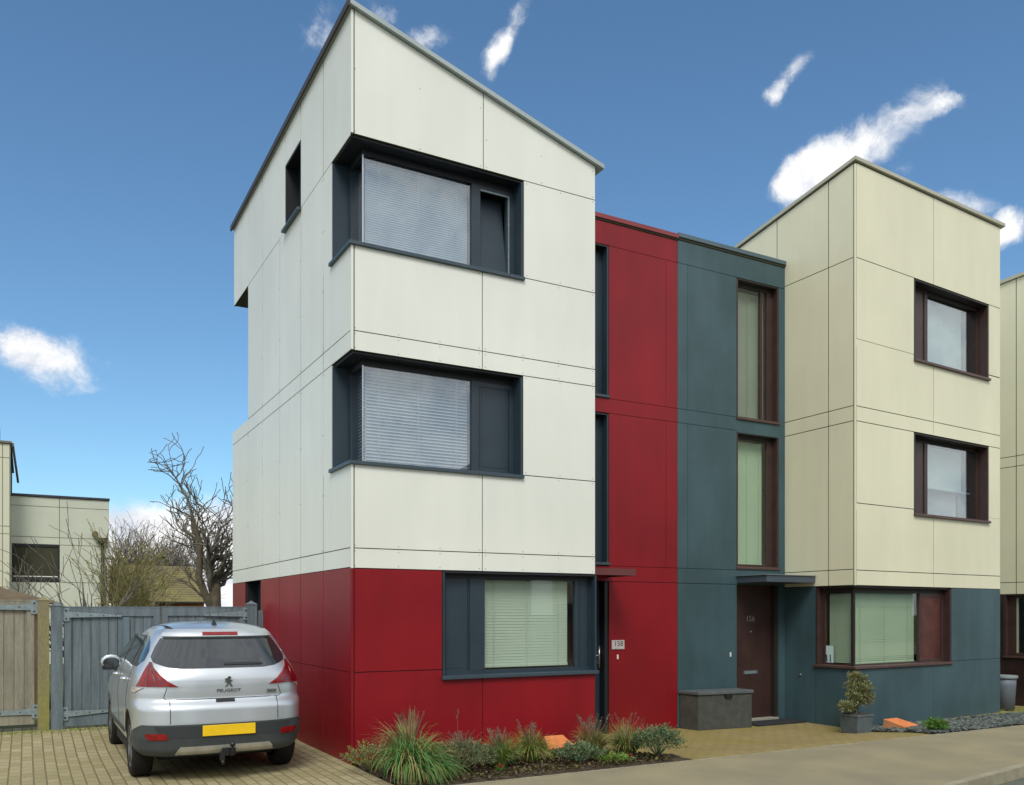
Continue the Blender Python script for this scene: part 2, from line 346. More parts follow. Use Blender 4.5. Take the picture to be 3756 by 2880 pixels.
# soil bed under the red wall
def bed(u, v):
    t = (v+1.75)/1.75
    return (u*(3.88-.25*t+.07)/4.0-.07 if False else -.02*(1-t)+u/4.0*(3.90-.35*t), v)
bs_ = sheet('flower_bed_soil', 0, 4.0, -1.745, .0, .004, SOIL, .06, fn=bed,
            zf=lambda u, v: gz(u, v)+.035*S01((v+1.75)/.25)*(.6+.6*sin(u*7.3+v*5.1)*sin(v*9.1-u*3))+.008*sin(u*41)*sin(v*37))
# slate gravel bed
def gbed(u, v):
    t = (v+1.745)/1.745; ul = 8.60+.15*t
    return (ul+(u)*(13.9-ul), v)
sheet('gravel_bed', 0, 1, -1.745, -.0, .004, SOIL, .04, fn=gbed)
b = MB()
for i in range(5200):
    t = rnd.random(); ul = 8.62+.15*t; u = ul+rnd.random()*(13.85-ul); v = -1.73+1.7*t
    if u < 9 and v > -.05: continue
    r = rnd.uniform(.018, .05); an = rnd.random()*pi; tl = rnd.uniform(-.6, .6); tx = rnd.uniform(-.5, .5); z = gz(u, v)+.006+rnd.random()*.035
    ca, sa = cos(an), sin(an); e1 = Vector((ca, sa, tl*.6))*r; e2 = Vector((-sa, ca, tx*.6))*r*rnd.uniform(.5, .9); c = Vector((u, v, z)); h = Vector((0, 0, r*.25))
    b.add([c-e1-e2*.6, c+e1*.7-e2, c+e1+e2*.7, c-e1*.6+e2, c-e1-e2*.6+h, c+e1*.7-e2+h, c+e1+e2*.7+h, c-e1*.6+e2+h], [(4, 5, 6, 7), (0, 1, 5, 4), (1, 2, 6, 5), (2, 3, 7, 6), (3, 0, 4, 7)])
o = b.build('slate_gravel', CHIP, fix=False); tag(o, 'grey slate chippings in front of the grey blue wall', 'gravel'); kind(o, 'stuff')
b = MB()
for i in range(6500):
    u = rnd.uniform(.02, 3.6); v = rnd.uniform(-1.72, -.02); z = gz(u, v)+.03+rnd.random()*.03
    r = rnd.uniform(.008, .032); e1 = Vector((rnd.uniform(-1, 1), rnd.uniform(-1, 1), rnd.uniform(-.4, .6))).normalized()*r; e2 = e1.cross(Vector((rnd.random(), rnd.random(), 1))).normalized()*r*.6
    c = Vector((u, v, z)); b.add([c-e1, c+e2, c+e1, c-e2], [(0, 1, 2, 3)], rnd.choice((0, 0, 1, 1)))
o = b.build('leaf_litter', [LITT, LIVY], fix=False); tag(o, 'brown leaf litter and small weeds over the bed soil', 'leaf litter'); kind(o, 'stuff')

# ------------------------------------------------------------------ house helpers
G = .006; PT = .028
def fp(b, a0, a1, z0, z1, mi=0, y=0., zt=None, g=G):          # panel on the front plane
    if a0 == 0: a0 = .036
    if zt: b.hexa([(a0, y+.008, z0), (a1, y+.008, z0), (a1, y+.022, z0), (a0, y+.022, z0), (a0, y+.008, zt(a0, 0)), (a1, y+.008, zt(a1, 0)), (a1, y+.022, zt(a1, 0)), (a0, y+.022, zt(a0, 0))], 2)
    else: b.box(a0, a1, y+.008, y+.022, z0, z1, 2)
    if zt: b.hexa([(a0+g, y, z0+g), (a1-g, y, z0+g), (a1-g, y+PT, z0+g), (a0+g, y+PT, z0+g), (a0+g, y, zt(a0, 0)), (a1-g, y, zt(a1, 0)), (a1-g, y+PT, zt(a1, 0)), (a0+g, y+PT, zt(a0, 0))], mi)
    else: b.box(a0+g, a1-g, y, y+PT, z0+g, z1-g, mi)
GV = 2.4
def lp(b, b0, b1, z0, z1, mi=0, x=0., zt=None, g=G, gv=None):          # panel on the left plane
    if b0 < .05: b0 = .036
    gv = gv or g*GV
    if zt: b.hexa([(x+.006, b0, z0), (x+.022, b0, z0), (x+.022, b1, z0), (x+.006, b1, z0), (x+.006, b0, zt(0, b0)), (x+.022, b0, zt(0, b0)), (x+.022, b1, zt(0, b1)), (x+.006, b1, zt(0, b1))], 2)
    else: b.box(x+.006, x+.022, b0, b1, z0, z1, 2)
    if zt: b.hexa([(x, b0+gv, z0+g), (x+PT, b0+gv, z0+g), (x+PT, b1-gv, z0+g), (x, b1-gv, z0+g), (x, b0+gv, zt(0, b0)), (x+PT, b0+gv, zt(0, b0)), (x+PT, b1-gv, zt(0, b1)), (x, b1-gv, zt(0, b1))], mi)
    else: b.box(x, x+PT, b0+gv, b1-gv, z0+g, z1-g, mi)
def slats(b, ax, fix, a0, a1, z0, z1, pitch, tilt=.6, mi=0):
    z = z0+pitch*.5
    while z < z1-.01:
        d = pitch*.5; dy = d*tilt; dz = d*1.02
        if ax == 'a': b.add([(a0, fix-dy, z-dz), (a1, fix-dy, z-dz), (a1, fix+dy, z+dz), (a0, fix+dy, z+dz)], [(0, 1, 2, 3)], mi)
        else: b.add([(fix-dy, a0, z-dz), (fix-dy, a1, z-dz), (fix+dy, a1, z+dz), (fix+dy, a0, z+dz)], [(0, 1, 2, 3)], mi)
        z += pitch
    for q in (.12, .5, .88):
        c = a0+(a1-a0)*q
        if ax == 'a': b.box(c-.004, c+.004, fix-.03, fix-.026, z0, z1, mi)
def screws_front(b, a0, a1, z0, z1, n=3, y=0., mi=1):
    for zz in (z0+.035, z1-.035):
        for i in range(n+1):
            a = a0+.045+(a1-a0-.09)*i/n; b.box(a-.006, a+.006, y-.003, y, zz-.006, zz+.006, mi)
def corner_window(parent, xf, z0, z1, a1, b1, r, gl, pn, FM, FD, SM, PM, BM, pitch, tilt, tilted=False, label=None, glass=GLASS, post=None):
    """window that turns the corner at a=0, b=0: glass from the corner to gl, vent panel pn[0]..pn[1]"""
    zb = z0+.05; fr = MB()
    fr.box(.034, a1, .034, r+.10, z1-.03, z1-.002, 1); fr.box(.034, r+.10, r+.10, b1, z1-.03, z1-.002, 1)
    fr.box(a1-.03, a1-.002, .004, r+.35, zb, z1-.03, 0); fr.box(.004, r+.35, b1-.03, b1-.002, zb, z1-.03, 0)
    # head and bottom rails, mullion, right frame
    fr.box(r+.0, a1-.03, r, r+.06, z1-.11, z1-.03, 1); fr.box(r, r+.06, r+.06, b1-.03, z1-.11, z1-.03, 1)
    fr.box(gl-.0, pn[0], r-.012, r+.06, zb, z1-.11, 0)
    fr.box(pn[1], a1-.03, r-.004, r+.06, zb, z1-.11, 0)
    fr.box(pn[0], pn[1], r-.004, r+.05, zb, zb+.06, 0); fr.box(pn[0], pn[1], r-.004, r+.05, z1-.17, z1-.11, 0)
    fr.box(r-.004, r+.05, b1-.10, b1-.03, zb, z1-.11, 0)
    fr.box(r, gl, r, r+.05, zb, zb+.022, 0); fr.box(r, r+.05, r+.05, b1-.10, zb, zb+.022, 0)
    W = fr.build('window', [FM, FD], parent, xf)
    if label: W['label'] = label
    s = MB(); s.box(-.038, a1+.008, -.038, r+.02, z0+.006, zb); s.box(-.038, r+.02, r+.02, b1+.03, z0+.006, zb); s.build('sill', SM, W, xf, bevel=.004)
    p = MB()
    t = .16 if tilted else 0.
    p.hexa([(pn[0], r+.006, zb+.06), (pn[1], r+.006, zb+.06), (pn[1], r+.03, zb+.06), (pn[0], r+.03, zb+.06), (pn[0], r+.006+t, z1-.17), (pn[1], r+.006+t, z1-.17), (pn[1], r+.03+t, z1-.17), (pn[0], r+.03+t, z1-.17)], 0)
    if tilted: p.box(pn[0]-.0, pn[1]+.03, r-.02, r-.006, z1-.185, z1-.165, 2); p.box(pn[1]+.012, pn[1]+.03, r-.02, r-.006, zb+.08, z1-.185, 2)
    p.box(pn[0]+.05, pn[1]-.05, r+.002, r+.006, zb+.11, z1-.22, 0) if not tilted else None
    if not tilted:
        for x in (pn[0]+.012, pn[1]-.012): p.box(x-.004, x+.004, r+.001, r+.0055, zb+.06, z1-.17, 1)
    p.build('vent_panel', [PM, FD, GALV], W, xf)
    gp = MB(); gp.box(r+.025, gl, r+.018, r+.024, zb+.022, z1-.11); gp.box(r+.018, r+.024, r+.03, b1-.10, zb+.022, z1-.11); gp.build('pane', glass, W, xf)
    q = MB(); pw = .016 if post is None else post
    q.box(r-.006, r-.006+pw, r-.006, r-.006+pw, zb, z1-.11); q.build('corner_post', STEEL if post is None else FD, W, xf)
    bl = MB(); slats(bl, 'a', r+.10, r+.07, gl-.02, zb+.04, z1-.12, pitch, tilt); slats(bl, 'b', r+.10, r+.13, b1-.12, zb+.04, z1-.12, pitch, tilt)
    bl.box(r+.07, gl-.02, r+.085, r+.115, zb+.022, zb+.04)
    bl.build('blind', BM, W, xf)
    return W
def flat_window(parent, xf, a0, a1, z0, z1, y, r, panes, panels, FM, FD, SM, PM, glass, blinds=None, BM=None, sill_out=.05, pitch=.03, tilt=.5):
    zb = z0+.045; fr = MB()
    fr.box(a0, a1, y+.004, y+r+.06, z1-.025, z1-.002, 1)
    fr.box(a0+.002, a0+.03, y+.004, y+r+.2, zb, z1-.025, 0); fr.box(a1-.03, a1-.002, y+.004, y+r+.2, zb, z1-.025, 0)
    cells = sorted(panes+panels); yy = y+r
    fr.box(a0+.03, a1-.03, yy, yy+.06, z1-.09, z1-.025, 1); fr.box(a0+.03, a1-.03, yy, yy+.06, zb, zb+.05, 0)
    x = a0+.03
    for c in cells:
        if c[0] > x+.001: fr.box(x, c[0], yy-.004, yy+.055, zb+.05, z1-.09, 0)
        x = c[1]
    if a1-.03 > x+.001: fr.box(x, a1-.03, yy-.004, yy+.055, zb+.05, z1-.09, 0)
    W = fr.build('window', [FM, FD], parent, xf)
    s = MB(); s.box(a0-.02, a1+.01, y-sill_out, yy+.01, z0, zb); s.build('sill', SM, W, xf, bevel=.004)
    for c in panels:
        p = MB(); p.box(c[0], c[1], yy+.01, yy+.04, zb+.05, z1-.09, 0); p.box(c[0]+.05, c[1]-.06, yy+.005, yy+.01, zb+.09, z1-.13, 0)
        p.box(c[0]+.01, c[0]+.018, yy+.004, yy+.009, zb+.05, z1-.09, 1); p.box(c[1]-.028, c[1]-.02, yy+.004, yy+.009, zb+.05, z1-.09, 1); p.build('vent_panel', [PM, FD], W, xf)
    for c in panes:
        p = MB(); p.box(c[0], c[1], yy+.02, yy+.026, zb+.05, z1-.09); p.build('pane', glass, W, xf)
    if blinds:
        p = MB()
        for c in blinds: slats(p, 'a', yy+.11, c[0], c[1], c[2], c[3], pitch, tilt); p.box(c[0], c[1], yy+.095, yy+.125, c[2]-.02, c[2]+.012)
        p.build('blind', BM, W, xf)
    return W

# ------------------------------------------------------------------ house A (white over red)
HA = thing('townhouse', (0, 0, 0), 'white panelled house on a red base with a steep slanted roof, nearest the camera', 'house', 'panelled town houses in the row')
topA = lambda a, b: 9.25-.2913*a-.010*b
ztA = lambda a, b: topA(a, b)-.065
b = MB(); D_ = 6.92
b.box(.3, 3.545, .03, D_, -.3, 1.02); b.box(.03, .3, .03, 4.72, -.3, 1.02); b.box(.03, .3, 5.84, D_, -.3, 1.02)
b.box(.03, 1.20, .03, 4.72, 1.02, 2.40); b.box(.3, 1.20, 4.72, D_, 1.02, 2.40); b.box(.03, .3, 5.84, D_, 1.02, 2.40); b.box(1.20, 3.545, .6, D_, 1.02, 2.40)
b.box(.03, 3.545, .03, D_, 2.40, 3.66); b.box(2.40, 3.545, .03, D_, 3.66, 5.045); b.box(.03, 2.40, .78, D_, 3.66, 5.045)
b.box(.03, 3.545, .03, D_, 5.045, 5.27)
b.box(.03, 3.545, .03, 5.62, 5.27, 6.33); b.box(2.41, 3.545, .03, 5.62, 6.33, 7.67); b.box(.03, 2.41, .78, 5.62, 6.33, 7.67)
zb_ = lambda a, c: ztA(a, c)-.03
b.blk(.3, 3.545, .03, 6.78, 7.67, zb_); b.blk(.03, .3, .03, 2.25, 7.67, zb_); b.blk(.03, .3, 3.09, 6.78, 7.67, zb_); b.blk(.03, .3, 2.25, 3.09, 8.64, zb_)
b.build('wall', [BACK], HA)
b = MB()   # soffit under the overhang at the back
b.box(.02, 3.55, 5.63, 6.80, 7.655, 7.668); b.build('soffit', FRAMED, HA)
b = MB()
hx = [2.39, 2.635, 3.665, 5.04, 5.28, 6.345, 7.665]
for (a0, a1, z0, z1) in [(0, 1.785, 2.39, 2.635), (1.785, 3.575, 2.39, 2.635), (0, 1.785, 2.635, 3.66), (1.785, 3.575, 2.635, 3.70), (2.40, 3.575, 3.70, 5.04),
                         (0, 1.785, 5.04, 5.28), (1.785, 3.575, 5.04, 5.28), (0, 1.785, 5.28, 6.33), (1.785, 3.575, 5.28, 6.36), (2.41, 3.575, 6.36, 7.67)]:
    if (a0, z0) in ((1.785, 2.635), (1.785, 5.28)):      # the panel that runs up beside the window: two pieces meet under the sill
        zc = 3.66 if z0 < 5 else 6.33
        fp(b, a0, a1, z0, zc+.0)
        b.box(2.42, a1-G, 0, PT, zc-G, z1-G)
    else: fp(b, a0, a1, z0, z1)
    screws_front(b, a0, a1, z0, z1, 2 if a1-a0 < 1.5 else 3)
fp(b, 0, 1.80, 7.67, 0, zt=ztA); fp(b, 1.80, 3.575, 7.67, 0, zt=ztA)
screws_front(b, 0, 1.80, 7.67, 8.5, 2); screws_front(b, 1.80, 3.575, 7.67, 8.1, 2)
vb = [0, 1.15, 2.24, 3.43, 4.56, 5.65]
for i in range(5):
    b0, b1 = vb[i], vb[i+1]
    for z0, z1 in ((2.40, 2.64), (2.64, 5.045), (5.045, 5.285), (5.285, 7.66)):
        if i == 0 and z0 > 2.6 and z1-z0 > 1:
            zs = 3.66 if z0 < 5 else 6.33
            lp(b, b0, b1, z0, zs); b.box(0, PT, .79, b1-G, zs-G, z1-G)
        else: lp(b, b0, b1, z0, z1)
    if i == 2:
        lp(b, b0, 3.105-G, 8.645, 0, zt=ztA); lp(b, 3.105, b1, 7.66, 0, zt=ztA, g=.002)
    else: lp(b, b0, b1, 7.66, 0, zt=ztA)
lp(b, 5.65, 6.85, 7.66, 0, zt=ztA)
for z0, z1 in ((2.40, 2.64), (2.64, 5.045), (5.045, 5.285)): lp(b, 5.65, 6.80, z0, z1); lp(b, 6.80, 6.98, z0, z1)
b.blk(3.548, 3.575, .03, 6.8, 2.39, ztA)
# corner trim
for z0, z1 in ((2.39, 3.655), (5.05, 6.325), (7.68, 9.17)):
    b.box(-.004, .026, -.004, .026, z0, z1)
for bb in vb[1:]:
    for zz in (2.67, 3.4, 4.2, 5.0, 5.32, 6.1, 6.9, 7.6): 
        for s_ in (-.03, .03): b.box(-.003, 0, bb+s_-.007, bb+s_+.007, zz-.008, zz+.008, 1)
b.build('white_cladding', [WHITE, mat('fixing', (.36, .38, .33), .5), BACK], HA)
b = MB()
fp(b, 0, 1.21, 1.12, 2.39); fp(b, 0, 1.21, -.3, 1.12); fp(b, 1.21-2*G, 1.785, -.3, 1.035); fp(b, 1.785, 3.575, -.3, 1.035)
for b0, b1 in ((0, 1.15), (1.15, 2.24), (2.24, 3.43), (3.43, 4.70)): lp(b, b0, b1, 1.12, 2.40, g=.004); lp(b, b0, b1, -.3, 1.12, g=.004)
lp(b, 5.86, 6.98, -.3, 2.40)
b.box(-.003, .028, -.003, .028, -.3, 2.385); b.box(3.548, 3.575, .03, .2, -.3, 1.03); b.box(3.548, 3.575, .2, 1.58, -.3, 2.39)
b.build('red_cladding', [RED, BACK, mat('red_joint', (.022, .006, .006), .9)], HA)
b = MB()     # link wall: red
V = 1.58
b.box(3.575, 6.372, V+PT+.25, 5.5, -.4, 8.28); 
for (a0, a1, z0, z1) in [(4.93, 6.372, -.4, 2.37), (3.58, 4.93, 5.13, 5.37), (3.58, 4.93, 7.88, 8.27), (3.58, 4.93, 2.40, 2.62), (4.93, 6.372, 2.37, 8.27)]:
    b.box(a0, a1, V+PT, V+PT+.25, z0, z1)
b.build('link_wall', [BACK], HA)
b = MB(); GR = .005
fp(b, 4.93, 6.372, -.4, 2.365, y=V, g=GR); fp(b, 3.58, 6.372, 2.365, 2.62, y=V, g=GR)
fp(b, 4.93, 6.12, 2.62, 5.13, y=V, g=.003); fp(b, 6.12, 6.372, 2.62, 5.13, y=V, g=.003); fp(b, 3.58, 6.372, 5.13, 5.372, y=V, g=GR)
fp(b, 4.93, 6.12, 5.372, 7.885, y=V, g=.003); fp(b, 6.12, 6.372, 5.372, 7.885, y=V, g=.003); fp(b, 3.58, 6.372, 7.885, 8.27, y=V, g=GR)
b.build('link_cladding', [RED, BACK, mat('red_joint', (.022, .006, .006), .9)], HA)
b = MB(); ov = .09
def cop(b, a0, a1, b0, b1, top, th, mi=0): b.hexa([(a0, b0, top(a0, b0)-th), (a1, b0, top(a1, b0)-th), (a1, b1, top(a1, b1)-th), (a0, b1, top(a0, b1)-th), (a0, b0, top(a0, b0)), (a1, b0, top(a1, b0)), (a1, b1, top(a1, b1)), (a0, b1, top(a0, b1))], mi)
cop(b, -.03, 3.69, -.06, 6.90, topA, .058, 0); cop(b, -.055, -.032, -.05, 6.93, topA, .085, 1)  # second slab: dark strip, the coping's underside shade put into colour
b.build('roof', [COPE, COPED], HA)
b = MB(); b.box(3.58, 6.372, V-.035, 5.6, 8.30, 8.37); b.box(3.58, 6.372, V-.015, V-.001, 8.27, 8.30, 1); b.build('link_roof', [mat('red_coping', (.22, .03, .035), .35), BACK], HA)
corner_window(HA, None, 3.645, 5.045, 2.395, .775, .22, 1.735, (1.84, 2.31), FRAME, FRAMED, SILL, FRAME, BLIND, .042, .75)
corner_window(HA, None, 6.31, 7.675, 2.405, .775, .22, 1.735, (1.86, 2.27), FRAME, FRAMED, SILL, FRAME, BLIND, .030, .35, tilted=True)
flat_window(HA, None, 1.215, 3.60, .99, 2.385, 0, .12, [(1.88, 3.31)], [(1.26, 1.66), (3.37, 3.56)], FRAME, FRAMED, SILL, FRAME, GLASS2, [(1.90, 3.25, 1.13, 2.29)], BLIND2, pitch=.040, tilt=.15)
# narrow side window
b = MB(); z0, z1, y0, y1 = 7.66, 8.64, 2.25, 3.09
b.box(.004, .28, y0+.002, y0+.02, z0+.03, z1); b.box(.004, .28, y1-.02, y1-.002, z0+.03, z1); b.box(.004, .28, y0+.02, y1-.02, z1-.02, z1-.002); b.box(.2, .25, y0+.02, y0+.08, z0+.03, z1-.02); b.box(.2, .25, y1-.08, y1-.02, z0+.03, z1-.02)
W = b.build('window', FRAMED, HA); b = MB(); b.box(-.06, .02, y0-.05, y1+.02, z0-.035, z0); b.build('sill', SILL, W)
b = MB(); b.box(.225, .235, y0+.08, y1-.08, z0+.02, z1-.02); b.build('pane', TINT, W)
# side door
b = MB(); b.box(.2, .26, 4.73, 5.83, 0, 2.38); b.box(.03, .2, 4.72, 4.75, 0, 2.385); b.box(.03, .2, 5.81, 5.84, 0, 2.385); b.build('side_door', FRAMED, HA)
# stair windows of the link
for z0, z1 in ((2.63, 5.12), (5.375, 7.88)):
    flat_window(HA, None, 3.60, 4.925, z0, z1, V, .16, [(3.75, 4.70)], [], FRAME, FRAMED, SILL, FRAME, GLASS2, [(3.76, 4.66, z0+.12, z1-.1)], BLIND2, sill_out=.03, pitch=.045)
b = MB(); b.box(3.62, 4.905, V+.17, V+.23, -.14, 2.36); b.box(3.60, 3.66, V+.02, V+.25, -.14, 2.36, 1); b.box(4.86, 4.925, V+.02, V+.17, -.14, 2.36, 1)  # dark reveals: the recess shade is put into their colour
DR = b.build('door', [FRAME, FRAMED], HA)
b = MB(); b.tube([(4.83, V+.13, .93), (4.83, V+.13, 1.30)], .013, 8); b.box(4.815, 4.845, V+.14, V+.17, 1.0, 1.22); b.tube([(4.83, V+.13, 1.14), (4.74, V+.11, 1.14)], .012, 8); b.build('handle', STEEL, DR)
b = MB(); b.box(3.58, 4.925, .85, V-.004, 2.52, 2.535); b.box(3.58, 4.925, .85, .87, 2.43, 2.52); b.box(4.905, 4.925, .87, V-.004, 2.43, 2.52); b.build('canopy', [mat('red_canopy', (.13, .035, .035), .5)], HA)
b = MB(); b.box(4.98, 5.235, V-.016, V-.002, 1.245, 1.395); NP = b.build('number_plaque', mat('plaque', (.50, .48, .47), .5), HA, bevel=.004)
text_mesh('digits', '158', .125, (5.115, V-.018, 1.335), mat('plaque_ink', (.10, .09, .10), .5), NP, .002)
text_mesh('small_lettering', '— — —', .04, (5.11, V-.018, 1.265), mat('plaque_ink2', (.2, .19, .2), .5), NP, .001)
b = MB(); b.box(5.085, 5.112, V-.02, V-.002, 1.08, 1.155); b.build('doorbell', PAPER, HA, bevel=.004)

# ------------------------------------------------------------------ house B (cream over blue grey)
e0, e1 = .99740545, .07198869
U2 = 8.94
xB = lambda a, b_, z: (U2+a*e0, b_+a*e1, z)
GV = 1.3
HB = thing('townhouse', (U2, 0, -.14), 'cream panelled house on a blue grey base with brown window frames', 'house', 'panelled town houses in the row')
topB = lambda a, b_: 9.63-.165*b_
ztB = lambda a, b_: topB(a, b_)-.085
b = MB(); DB = 5.9; A1 = 4.665
b.box(.03, A1-.03, .03, DB, -.45, .90); b.box(2.92, A1-.03, .03, DB, .90, 2.315); b.box(.03, 2.92, .86, DB, .90, 2.315)
b.box(.03, A1-.03, .03, DB, 2.315, 3.62)
for z0, z1 in ((3.62, 5.13), (6.43, 7.93)):
    b.box(.03, 1.72, .03, DB, z0, z1); b.box(4.24, A1-.03, .03, DB, z0, z1); b.box(1.72, 4.24, .75, DB, z0, z1)
b.box(.03, A1-.03, .03, DB, 5.13, 6.43); b.blk(.03, A1-.03, .03, DB, 7.93, lambda a, c: ztB(a, c)-.03)
b.build('wall', [BACK], HB, xB)
b = MB()
for (a0, a1, z0, z1) in [(0, 2.334, 2.318, 2.58), (2.334, A1, 2.318, 2.58), (0, 1.72, 3.60, 3.73), (4.24, A1, 3.72, 5.137), (0, 1.72, 3.73, 5.137),
                         (0, 2.334, 5.137, 5.392), (2.334, A1, 5.137, 5.392), (0, 1.72, 6.54, 7.935), (4.24, A1, 6.55, 7.935)]:
    if (a0, z0) == (0, 3.60): continue
    fp(b, a0, a1, z0, z1, g=.007)
for (z0, z1, s_) in ((2.58, 3.73, 3.62), (5.392, 6.545, 6.43)):
    fp(b, 0, 2.334, z0, s_, g=.007); fp(b, 2.334, A1, z0, s_, g=.007)
    b.box(.007, 1.71, 0, PT, s_-.007, z1-.007); b.box(4.25, A1-.007, 0, PT, s_-.007, z1-.007)
fp(b, 0, 2.334, 7.935, 0, zt=ztB, g=.007); fp(b, 2.334, A1, 7.935, 0, zt=ztB, g=.007)
for b0, b1 in ((0, .57), (.57, 1.78), (1.78, 2.98), (2.98, 5.9)):
    for z0, z1 in ((2.32, 2.595), (2.595, 5.14), (5.14, 5.40), (5.40, 7.94)): lp(b, b0, b1, z0, z1, g=.007)
    lp(b, b0, b1, 7.94, 0, zt=ztB, g=.007)
b.blk(A1-.027, A1, .03, DB, 2.318, ztB)
b.box(-.004, .026, -.004, .026, 2.32, 9.53)
b.build('cream_cladding', [CREAM, GALV, BACK], HB, xB)
b = MB()
fp(b, 0, 2.334, -.45, .875, g=.003); fp(b, 2.334, A1, -.45, .875, g=.003); b.box(2.925, A1-.004, 0, PT, .869, .933); fp(b, 2.925, A1, .937, 2.318, g=.004)
lp(b, 0, .86, -.45, .875, g=.003); lp(b, .86, 1.60, -.45, 2.32, g=.003); b.box(A1-.027, A1, .03, DB, -.45, 2.31)
b.build('blue_grey_cladding', [BLUEG, BACK, mat('blue_joint', (.012, .016, .02), .9)], HB, xB)
b = MB(); 
b.hexa([(-.04, -.04, topB(0, -.055)-.06), (4.76, -.055, topB(0, -.055)-.06), (4.76, DB, topB(0, DB)-.06), (-.055, DB, topB(0, DB)-.06), (-.04, -.04, topB(0, -.055)), (4.76, -.055, topB(0, -.055)), (4.76, DB, topB(0, DB)), (-.055, DB, topB(0, DB))])
b.build('roof', [COPEB], HB, xB)
# link in blue grey (not skewed)
LBm = MB()
LBm.box(6.372, 8.93, V+PT+.25, 5.5, -.45, 8.30)
for (a0, a1, z0, z1) in [(6.372, 7.74, -.45, 8.30), (8.775, 8.93, -.45, 8.30), (7.74, 8.775, 2.35, 2.63), (7.74, 8.775, 5.11, 5.33), (7.74, 8.775, 7.89, 8.30)]:
    LBm.box(a0, a1, V+PT, V+PT+.25, z0, z1)
LBm.build('link_wall', [BACK], HB)
b = MB()
for z0, z1 in ((-.45, 2.36), (2.36, 2.62), (2.62, 5.13), (5.13, 5.375), (5.375, 7.89), (7.89, 8.29)):
    if z1-z0 > 2 and z0 > 0: fp(b, 6.372, 6.60, z0, z1, y=V, g=.003); fp(b, 6.60, 7.735, z0, z1, y=V, g=.003)
    elif z0 < 0: fp(b, 6.372, 7.74, z0, z1, y=V, g=GR)
    elif z0 > 7.5: fp(b, 6.372, 8.94, z0, z1, y=V, g=GR)
    else:
        fp(b, 6.372, 7.74, z0, z1, y=V, g=GR)
for z0, z1 in ((2.36, 2.66), (5.10, 5.345)): b.box(7.735, 8.78, V, V+PT, z0, z1)
b.box(8.78, 8.935, V, V+PT, -.45, 7.885)
b.build('link_cladding', [BLUEG, BACK, mat('blue_joint', (.012, .016, .02), .9)], HB)
b = MB(); b.box(6.374, 8.935, V-.035, 5.6, 8.33, 8.40); b.box(6.374, 8.935, V-.015, V-.001, 8.29, 8.33, 1); b.build('link_roof', [mat('blue_grey_coping', (.075, .12, .15), .35), BACK], HB)
flat_window(HB, None, 7.74, 8.775, 5.335, 7.885, V, .13, [(7.79, 8.44), (8.49, 8.60)], [], BRN, mat('brown_dark', (.018, .013, .011), .6), BRNS, BRN, GLASS2, [(7.78, 8.62, 5.45, 7.75)], mat('pale_room_blind', (.27, .30, .26), .6, var=.05), sill_out=.03, pitch=.02, tilt=.1)
flat_window(HB, None, 7.74, 8.775, 2.64, 5.11, V, .13, [(7.79, 8.60)], [], BRN, mat('brown_dark2', (.018, .013, .011), .6), BRNS, BRN, GLASS2, [(7.79, 8.58, 2.75, 5.0)], mat('green_white_blind', (.46, .58, .44), .6, var=.05), sill_out=.03, pitch=.030, tilt=.35)
BD = mat('brown_dark3', (.018, .013, .011), .6)
GLB = glass_mat('glass_sky', .14, (.93, .96, .96))
for z0, z1, ht in ((3.61, 5.125, .55), (6.42, 7.925, 0)):
    Wd = flat_window(HB, xB, 1.73, 4.235, z0, z1, 0, .2, [(2.45, 4.16)], [(1.80, 2.35)], BRN, BD, BRNS, BRN, GLB, None)
    b = MB(); b.box(2.47, 3.82, .34, .355, z0+.1 if not ht else z0+.62, z1-.1, 0); b.box(3.82, 4.14, .40, .41, z0+.1, z1-.1, 1)  # second box: dark strip standing in for the frame's shade on the glass
    if ht: b.box(2.47, 4.1, .315, .335, z0+.60, z0+.625, 3); b.box(2.47, 3.82, .45, .46, z0+.1, z0+.62, 3)
    b.build('curtain', [mat('pale_curtain', (.42, .52, .50), .7), mat('frame_shade', (.07, .12, .12), .7), PAPER, mat('grey_room', (.30, .36, .38), .8)], Wd, xB)
corner_window(HB, xB, .875, 2.315, 2.92, .85, .14, 2.09, (2.12, 2.80), BRN, BD, BRNS, BRNP, mat('green_white_blind2', (.46, .56, .43), .6, var=.05), .034, .5, glass=GLASS2, post=.05)
b = MB(); b.box(7.93, 8.70, V+.13, V+.19, -.14, 2.36) if False else b.box(7.745, 8.70, V+.13, V+.19, -.12, 2.36); b.box(8.70, 8.77, V+.03, V+.25, -.14, 2.36, 1)
DR = b.build('door', [mat('brown_door', (.042, .020, .017), .45, var=.2, vs=3, speck=.2, ss=80), BD], HB)
text_mesh('digits', '156', .15, (8.19, V+.126, 1.735), mat('dull_silver', (.28, .27, .27), .4, metal=.4), DR, .003)
b = MB(); b.box(8.02, 8.36, V+.118, V+.128, .72, .79); b.box(8.05, 8.33, V+.113, V+.118, .735, .775, 1); b.build('letter_plate', [STEEL, GALV], DR)
b = MB(); b.tube([(8.20, V+.115, 1.50), (8.20, V+.13, 1.50)], .015, 8); b.build('peephole', STEEL, DR)
b = MB(); b.box(7.76, 8.76, V-.02, V+.12, -.16, -.085); b.build('threshold', STEPM, HB, bevel=.004)
b = MB(); b.box(7.735, 8.925, .85, V-.004, 2.385, 2.50); b.box(7.715, 8.93, .83, V-.004, 2.503, 2.515, 1); b.build('canopy', [mat('canopy_grey', (.055, .075, .095), .45), mat('canopy_edge', (.16, .19, .21), .4)], HB, bevel=.003)
b = MB(); b.box(7.565, 7.59, V-.02, V-.002, 1.06, 1.14); b.build('doorbell', PAPER, HB, bevel=.004)
